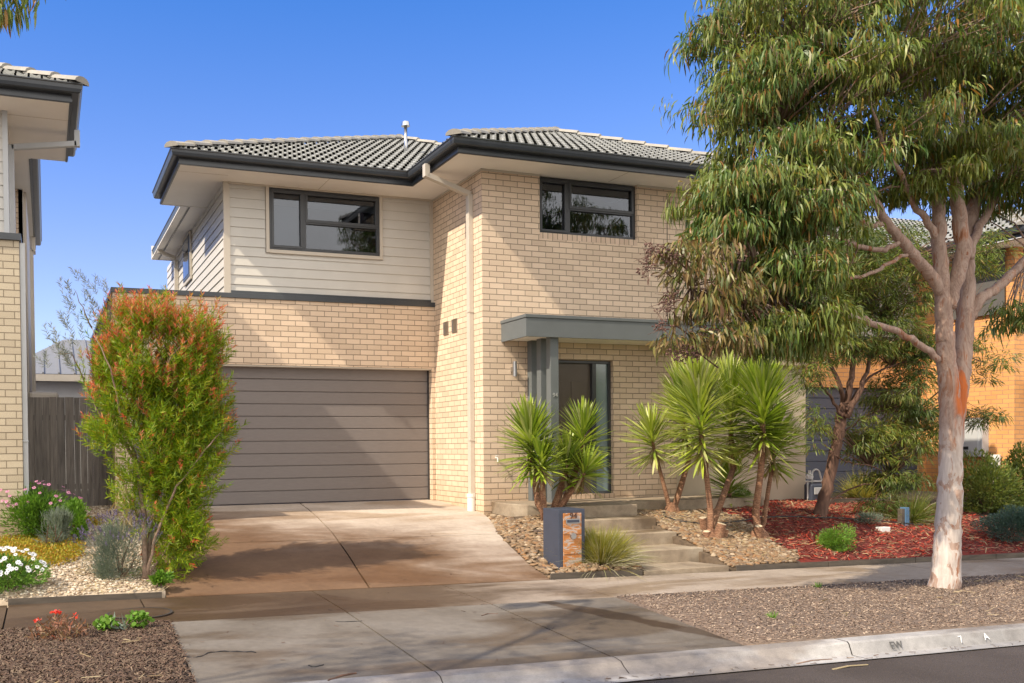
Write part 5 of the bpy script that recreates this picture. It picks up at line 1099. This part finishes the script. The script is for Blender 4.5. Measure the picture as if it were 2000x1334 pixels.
for px, py in ((1275, 490), (1262, 520), (1310, 500), (1300, 600), (1295, 635), (1310, 580), (1340, 690)):
    e = np.array(E3(px, py, -.25)); mb.tube([e+[.45, .1, -.12], e+[.2, .05, 0], e], [.008, .006, .003], 5)
    for _ in range(14): q = e+rng.normal(0, .09, 3); mb.tube([e+rng.normal(0, .02, 3), q], [.003, .0015], 4)
mb.build('spray_twigs', 'dark_bark', ET, uv=False)
# small tree in the red mulch
YT = -1.7; tb = atY(1605, 1008, YT); T2 = thing('small_tree', 'slender dark trunked wattle leaning right out of the red mulch', 'tree', (float(tb[0]), YT, float(tb[2])))
def T3(px, py, dy=0): return atY(px, py, YT+dy)
pt2 = CAM['f']/float((np.array([5, YT, 1])-CP)@FW); w2_ = lambda w: w*.36/pt2
mb = MB()
limb(mb, [np.array(T3(1600, 1015))+[0, 0, -.08], T3(1607, 990), T3(1622, 930), T3(1635, 870), T3(1642, 820), T3(1650, 790)], [w2_(46), w2_(34), w2_(30), w2_(28), w2_(30), w2_(24)], 12)
for pts, ws in (([(1648, 800), (1640, 750), (1615, 690), (1605, 620), (1600, 540)], (14, 12, 9, 6, 3)), ([(1650, 810), (1662, 750), (1668, 690), (1675, 600), (1680, 500)], (20, 16, 13, 9, 4)), ([(1655, 815), (1680, 760), (1700, 700), (1725, 620), (1740, 520)], (16, 12, 10, 7, 3)),
                ([(1645, 815), (1625, 780), (1600, 745), (1585, 700)], (10, 8, 7, 3)), ([(1655, 800), (1690, 745), (1740, 715), (1790, 700)], (8, 7, 5, 3)), ([(1640, 850), (1680, 820), (1730, 800), (1780, 810)], (6, 5, 4, 2)), ([(1632, 890), (1660, 905), (1700, 910), (1740, 930)], (4, 4, 3, 2)), ([(1615, 985), (1650, 960), (1690, 945), (1720, 950)], (5, 5, 4, 2))):
    limb(mb, [T3(*q, random.uniform(-.15, .15)) for q in pts], [w2_(w) for w in ws], 8)
lob = [(1650, 520, 80, 75, .8, 30), (1740, 560, 80, 80, .8, 34), (1700, 480, 90, 40, .8, 18), (1610, 600, 50, 80, .6, 14), (1700, 660, 100, 40, .7, 22), (1780, 700, 45, 60, .6, 18), (1760, 780, 60, 50, .6, 18), (1790, 850, 35, 50, .5, 14), (1735, 870, 55, 45, .5, 18), (1745, 940, 50, 25, .4, 10), (1590, 720, 20, 60, .4, 6), (1640, 680, 50, 30, .5, 8), (1585, 830, 14, 60, .2, 3), (1680, 850, 40, 60, .4, 7), (1910, 700, 30, 60, .5, 7), (1925, 820, 35, 20, .3, 4), (1900, 500, 40, 60, .6, 12), (1720, 990, 30, 20, .3, 3)]
cs = np.concatenate([ell(int(k_*3.0), np.array(T3(px, py)), (rx/pt2/.93, dz, ry/pt2)) for px, py, rx, ry, dz, k_ in lob])
an2 = [T3(*q) for q in ((1600, 540), (1605, 620), (1680, 500), (1675, 600), (1740, 520), (1725, 620), (1700, 700), (1585, 700), (1790, 700), (1740, 715), (1780, 810), (1730, 800), (1740, 930), (1700, 910), (1668, 690))]
twigs(mb, cs, an2, .007, 5); mb.build('trunk', 'dark_bark', T2, smooth=True, uv=False)
V, F = clumps(cs, rng.uniform(.14, .26, len(cs)), 62, .12, .0125, droop=.7, spread=.8, up=.4); mk('crown', V, F, 'wattle_leaf', T2)
# street tree left of the frame whose branch hangs in at the top
LT = thing('overhanging_tree', 'gum tree reaching in at the top left corner with dark hanging leaves', 'tree', (-9.6, -9.3, -.7))
mb = MB(); lb = np.array([-9.6, -9.3, -.8])
limb(mb, [lb, lb+[.05, 0, 1.5], lb+[.2, .1, 3], lb+[.4, .2, 4.6], lb+[.6, .5, 6.5]], [.19, .16, .13, .10, .05], 12)
limb(mb, [lb+[.2, .1, 3], lb+[1.2, .8, 4.2], lb+[2.4, 2.0, 5.0], lb+[3.4, 3.2, 5.35]], [.06, .04, .025, .015], 8); limb(mb, [lb+[.1, 0, 2.5], lb+[-.8, .5, 3.8], lb+[-1.5, 1.0, 5.2]], [.08, .06, .03], 8)
cA = np.concatenate([ell(60, (-9.3, -9.0, 5.6), (1.6, 1.6, 1.2)), ell(5, (-7.4, -6.9, 5.2), (.5, .5, .3))]); cA = cA[cA[:, 0] < -6.6]
tipc = np.array([atY(px, py, -6.0) for px, py in ((10, 10), (45, 8), (25, 35), (60, -25), (5, -20), (100, -45), (35, 0), (0, 35), (140, -55))])
tipc = np.array(tipc)+[0, 0, .04]
an3 = [lb+[1.2, .8, 4.2], lb+[2.4, 2.0, 5.0], lb+[3.4, 3.2, 5.35], lb+[-1.5, 1, 5.2], lb+[.4, .2, 4.6], lb+[.6, .5, 6.5]]
twigs(mb, np.concatenate([cA, tipc]), an3, .012, 5); mb.build('trunk', 'gum_bark', LT, smooth=True, uv=False)
a_ = clumps(cA, rng.uniform(.3, .45, len(cA)), 60, .16, .022); b2 = clumps(tipc, .13, 26, .14, .019, spread=.25)
V, F = merge([a_, b2]); mk('crown', V, F, 'gum_leaf', LT)
# ------------------------------------------------------------------ right hand planting
def pos(px, py, Y): q = atY(px, py, Y); return (float(q[0]), Y, hbed(float(q[0]), Y))
shrub('leafy_shrub', 'bright green feathery bush at the footpath edge of the red mulch', 'shrub', pos(1630, 1060, -3.05), (.26, .22, .19), 4200, .035, .008, 'bright_leaf')
shrub('leafy_shrub', 'small bright green conifer like bush behind the yuccas by the rendered wall', 'shrub', pos(1450, 965, -.6), (.22, .2, .17), 2600, .03, .007, 'bright_leaf')
shrub('grey_shrub', 'low grey green plant lying on the red mulch behind the feathery bush', 'shrub', pos(1698, 1025, -2.2), (.22, .2, .08), 700, .06, .008, 'lavender_leaf')
shrub('hedge_bush', 'yellow green leafy bush right of the gum trunk', 'bush', pos(1925, 1030, -1.7), (.66, .5, .46), 7500, .06, .022, 'hedge_leaf')
shrub('hedge_bush', 'wide green bush under the orange brick wall at the right edge', 'bush', pos(2005, 1010, -1.2), (.8, .5, .52), 8500, .06, .022, 'hedge_leaf')
shrub('blue_shrub', 'low dark blue green shrub at the footpath by the right edge', 'bush', pos(1972, 1080, -3.0), (.62, .35, .30), 9000, .04, .010, 'blue_shrub_leaf')
mb = MB(); q = pos(1936, 975, -.9)
for i in range(10):
    e = np.array(q)+rng.normal(0, .22, 3)*[1.3, .6, .2]+[0, 0, .55]; mb.tube([q, (np.array(q)+e)/2+rng.normal(0, .05, 3), e], [.012, .008, .004], 5)
tag(mb.build('bare_shrub', 'grevillea_bark', uv=False), 'bare twiggy shrub against the orange brick wall', 'shrub')
BP = thing('marker_post', 'short blue faced timber post at the right end of the red mulch', 'post', pos(1767, 1040, -2.2)); q = BP.location
MB().box(q.x-.03, q.x+.05, q.y-.04, q.y+.06, q.z-.1, q.z+.27).build('post_face', 'blue_paint', BP, bevel=.004); MB().box(q.x-.09, q.x-.031, q.y-.03, q.y+.05, q.z-.1, q.z+.25).build('timber_side', 'edging_timber', BP, bevel=.004)
q = pos(1727, 1053, -2.5); tag(MB().box(q[0]-.11, q[0]+.07, q[1]-.05, q[1]+.06, q[2]-.03, q[2]+.055).build('junction_box', 'white_pvc', bevel=.01), 'small white box lying in the red mulch near the blue post', 'box')
RW = pos(1700, 1000, -.9); tag(MB().bar((RW[0]-.5, -.55, RW[2]+.03), (RW[0]+.75, -.6, RW[2]+.02), .06, .16).build('retaining_sleeper', 'edging_timber'), 'timber sleeper edging below the yellow grass at the back of the mulch', 'edging')
for (wx, wy), lab in zip(((1510, 1208), (1600, 1148)), ('tiny pale green weed in the wood chips near the kerb', 'tiny green grass weed at the footpath edge left of the gum trunk')):
    z = -.66
    for _ in range(5):
        d = ray(wx, wy); q = CP+d*(z-CP[2])/d[2]; z = hstrip(q[0], q[1])
    V, F = leaves(np.repeat(q[None], 26, 0)+rng.normal(0, .012, (26, 3))*[1, 1, 0], rdir(26)*.8+[0, 0, .8], .075, .006, .3)
    tag(mk('weed', V, F, 'bright_leaf'), lab, 'weed')
# irrigation hoses
mb = MB(); Q = [(2.25, -1.35), (2.05, -1.65), (2.15, -1.95), (2.6, -2.05), (3.1, -1.9), (3.8, -1.75), (4.6, -1.9), (5.4, -2.1), (6.2, -2.3)]
limb(mb, [(x, y, hbed(x, y)+.035) for x, y in Q], [.009]*len(Q), 8, 8, 0, .003)
tag(mb.build('irrigation_hose', 'black_plastic', smooth=True, uv=False), 'black irrigation hose curving over the pebbles and red mulch', 'hose')
# sticks and bark on the concrete
def stick(name, label, pts, r, mat, cat='twig'):
    mb = MB(); limb(mb, [(x, y, zcon(x, y)+r*.8) for x, y in pts], [r, r*1.1, r*.9][:len(pts)] if len(pts) == 3 else [r]*len(pts), 6, 4, .1, .002)
    return tag(mb.build(name, mat, uv=False), label, cat, 'twigs on the driveway crossover')
def onc(px, py):
    z = -.65
    for _ in range(5): 
        d = ray(px, py); q = CP+d*(z-CP[2])/d[2]; z = zcon(q[0], q[1])
    return (float(q[0]), float(q[1]))
stick('bark_strip', 'red brown strip of bark at the bottom of the crossover', [onc(640, 1331), onc(668, 1321), onc(696, 1316)], .007, 'dark_bark', 'bark')
stick('twig', 'long thin bent twig near the dark mulch on the crossover', [onc(352, 1281), onc(385, 1284), onc(412, 1275), onc(450, 1273), onc(500, 1275)], .004, 'black_plastic')
stick('twig', 'short dark twig with a knot, alone in the middle of the left slab', [onc(603, 1300), onc(612, 1303), onc(632, 1299)], .004, 'black_plastic')
stick('twig', 'thin curved twig near the top of the middle crossover slab', [onc(941, 1203), onc(955, 1199), onc(972, 1199)], .0035, 'dark_bark')
stick('twig', 'fine straight twig across the joint at the top of the crossover', [onc(655, 1214), onc(680, 1215), onc(707, 1213)], .003, 'black_plastic')
P = np.array([(*onc(px, py), 0) for px, py in ((700, 1225), (860, 1140), (930, 1138), (552, 1290), (830, 1195), (1130, 1235), (1065, 1275), (990, 1300), (1153, 1219), (395, 1255), (370, 1260), (760, 1170), (905, 1195), (1230, 1190), (1000, 1260))]); P[:, 2] = [zcon(a, b_)+.006 for a, b_ in P[:, :2]]
P3 = rng.uniform([-5, -6.9, 0], [-1.1, -1, 0], (60, 3)); P3[:, 2] = [zcon(a, b_)+.006 for a, b_ in P3[:, :2]]
P4 = np.stack([rng.uniform(-4, 4, 160), rng.uniform(-7.40, -7.22, 160), np.zeros(160)], 1); P4[:, 2] = -.765-.017*P4[:, 0]
V, F = chips(np.concatenate([P, P3*1.0, P4]), .05, .008, .15)
tag(mk('gutter_litter', V, F, 'brown_chip'), 'scattered fallen leaf fragments on the concrete and in the kerb channel', 'leaf litter', kind='stuff')
for i, (px, py, mat, lab) in enumerate(((1590, 1290, 'grevillea_bark', 'long orange brown bark ribbon lying in the kerb channel'), (1660, 1301, 'straw_leaf', 'pale bark ribbon on the asphalt below the kerb joint'))):
    z = -.75
    d = ray(px, py); q = CP+d*(z-CP[2])/d[2]; zz = -.75-.017*q[0]+.02 if q[1] > -7.42 else zroad(q[0], q[1])+.012
    q = CP+d*(zz-CP[2])/d[2]
    mb = MB(); mb.bar((q[0]-.17, q[1]-.01, zz-.006), (q[0], q[1]+.01, zz), .018, .005).bar((q[0], q[1]+.01, zz), (q[0]+.17, q[1], zz-.004), .014, .005)
    tag(mb.build('bark_strip', mat, uv=False), lab, 'bark')
# ------------------------------------------------------------------ light, sky, camera
sd = Vector((-3.9, -1.0, 4.0)).normalized(); elev = math.asin(sd.z)
sun = bpy.data.lights.new('sun', 'SUN'); sun.energy = 3.3; sun.angle = math.radians(.6); sun.color = (1, .86, .66)
so_ = bpy.data.objects.new('sun', sun); C.objects.link(so_); so_.rotation_euler = sd.to_track_quat('Z', 'Y').to_euler(); so_.location = (-20, -10, 20)
wd = bpy.data.worlds.new('World'); S.world = wd; wd.use_nodes = True; nt = wd.node_tree
sky = nt.nodes.new('ShaderNodeTexSky'); sky.sky_type = 'NISHITA'; sky.sun_disc = False; sky.sun_elevation = elev; sky.sun_rotation = math.atan2(sd.x, sd.y)
sky.air_density = 1.0; sky.dust_density = .3; sky.ozone_density = 3.0; sky.altitude = 0
bg = nt.nodes['Background']; bg.inputs['Strength'].default_value = .15
# the blue is deeper high up; a pale cloud bank stands over the street side (it shows in the window reflections)
tc = nd(nt, 'ShaderNodeTexCoord'); sep = nd(nt, 'ShaderNodeSeparateXYZ'); lk(nt, tc.outputs['Generated'], sep.inputs[0])
er = nd(nt, 'ShaderNodeMapRange'); lk(nt, sep.outputs['Z'], er.inputs['Value']); er.inputs['From Min'].default_value = .12; er.inputs['From Max'].default_value = .44
tint = ramp(nt, er.outputs[0], [(0, (.66, .61, .74)), (.22, (.60, .57, .76)), (1, (.235, .485, .83))])
blue = mix(nt, 1.0, sky.outputs[0], tint, 'MULTIPLY')
cn_ = noise(nt, tc.outputs['Generated'], 3.0, 6, .6)
ma = nd(nt, 'ShaderNodeMath', operation='MULTIPLY_ADD'); lk(nt, cn_, ma.inputs[0]); ma.inputs[1].default_value = .5; lk(nt, sep.outputs['Y'], ma.inputs[2])
cm = nd(nt, 'ShaderNodeMapRange'); cm.interpolation_type = 'SMOOTHSTEP'; lk(nt, ma.outputs[0], cm.inputs['Value']); cm.inputs['From Min'].default_value = .25; cm.inputs['From Max'].default_value = -.10
cc = ramp(nt, cn_, [(.3, (.62, .58, .54)), (.7, (1, .95, .89))])
cs_ = nd(nt, 'ShaderNodeVectorMath', operation='SCALE'); lk(nt, cc, cs_.inputs[0]); cs_.inputs['Scale'].default_value = 8.5
fin = nd(nt, 'ShaderNodeMix'); fin.data_type = 'RGBA'; lk(nt, cm.outputs[0], fin.inputs[0]); lk(nt, blue, fin.inputs[6]); lk(nt, cs_.outputs[0], fin.inputs[7])
lk(nt, fin.outputs[2], bg.inputs['Color'])
cam = bpy.data.cameras.new('camera'); co = bpy.data.objects.new('camera', cam); C.objects.link(co); S.camera = co
cam.sensor_width = 36; cam.sensor_fit = 'HORIZONTAL'; cam.lens = CAM['f']/2000*36; cam.shift_x = -(CAM['ppx']-1000)/2000; cam.shift_y = (CAM['ppy']-667)/2000
cam.clip_start = .05; cam.clip_end = 2000
Rm = Matrix(((RT[0], UP[0], -FW[0]), (RT[1], UP[1], -FW[1]), (RT[2], UP[2], -FW[2]))); co.rotation_euler = Rm.to_euler(); co.location = CP
S.view_settings.view_transform = 'Standard'; S.view_settings.look = 'None'; S.view_settings.gamma = 1; S.view_settings.use_curve_mapping = False
S.view_settings.exposure = .92
S.cycles.max_bounces = 6; S.cycles.diffuse_bounces = 3; S.cycles.transparent_max_bounces = 8
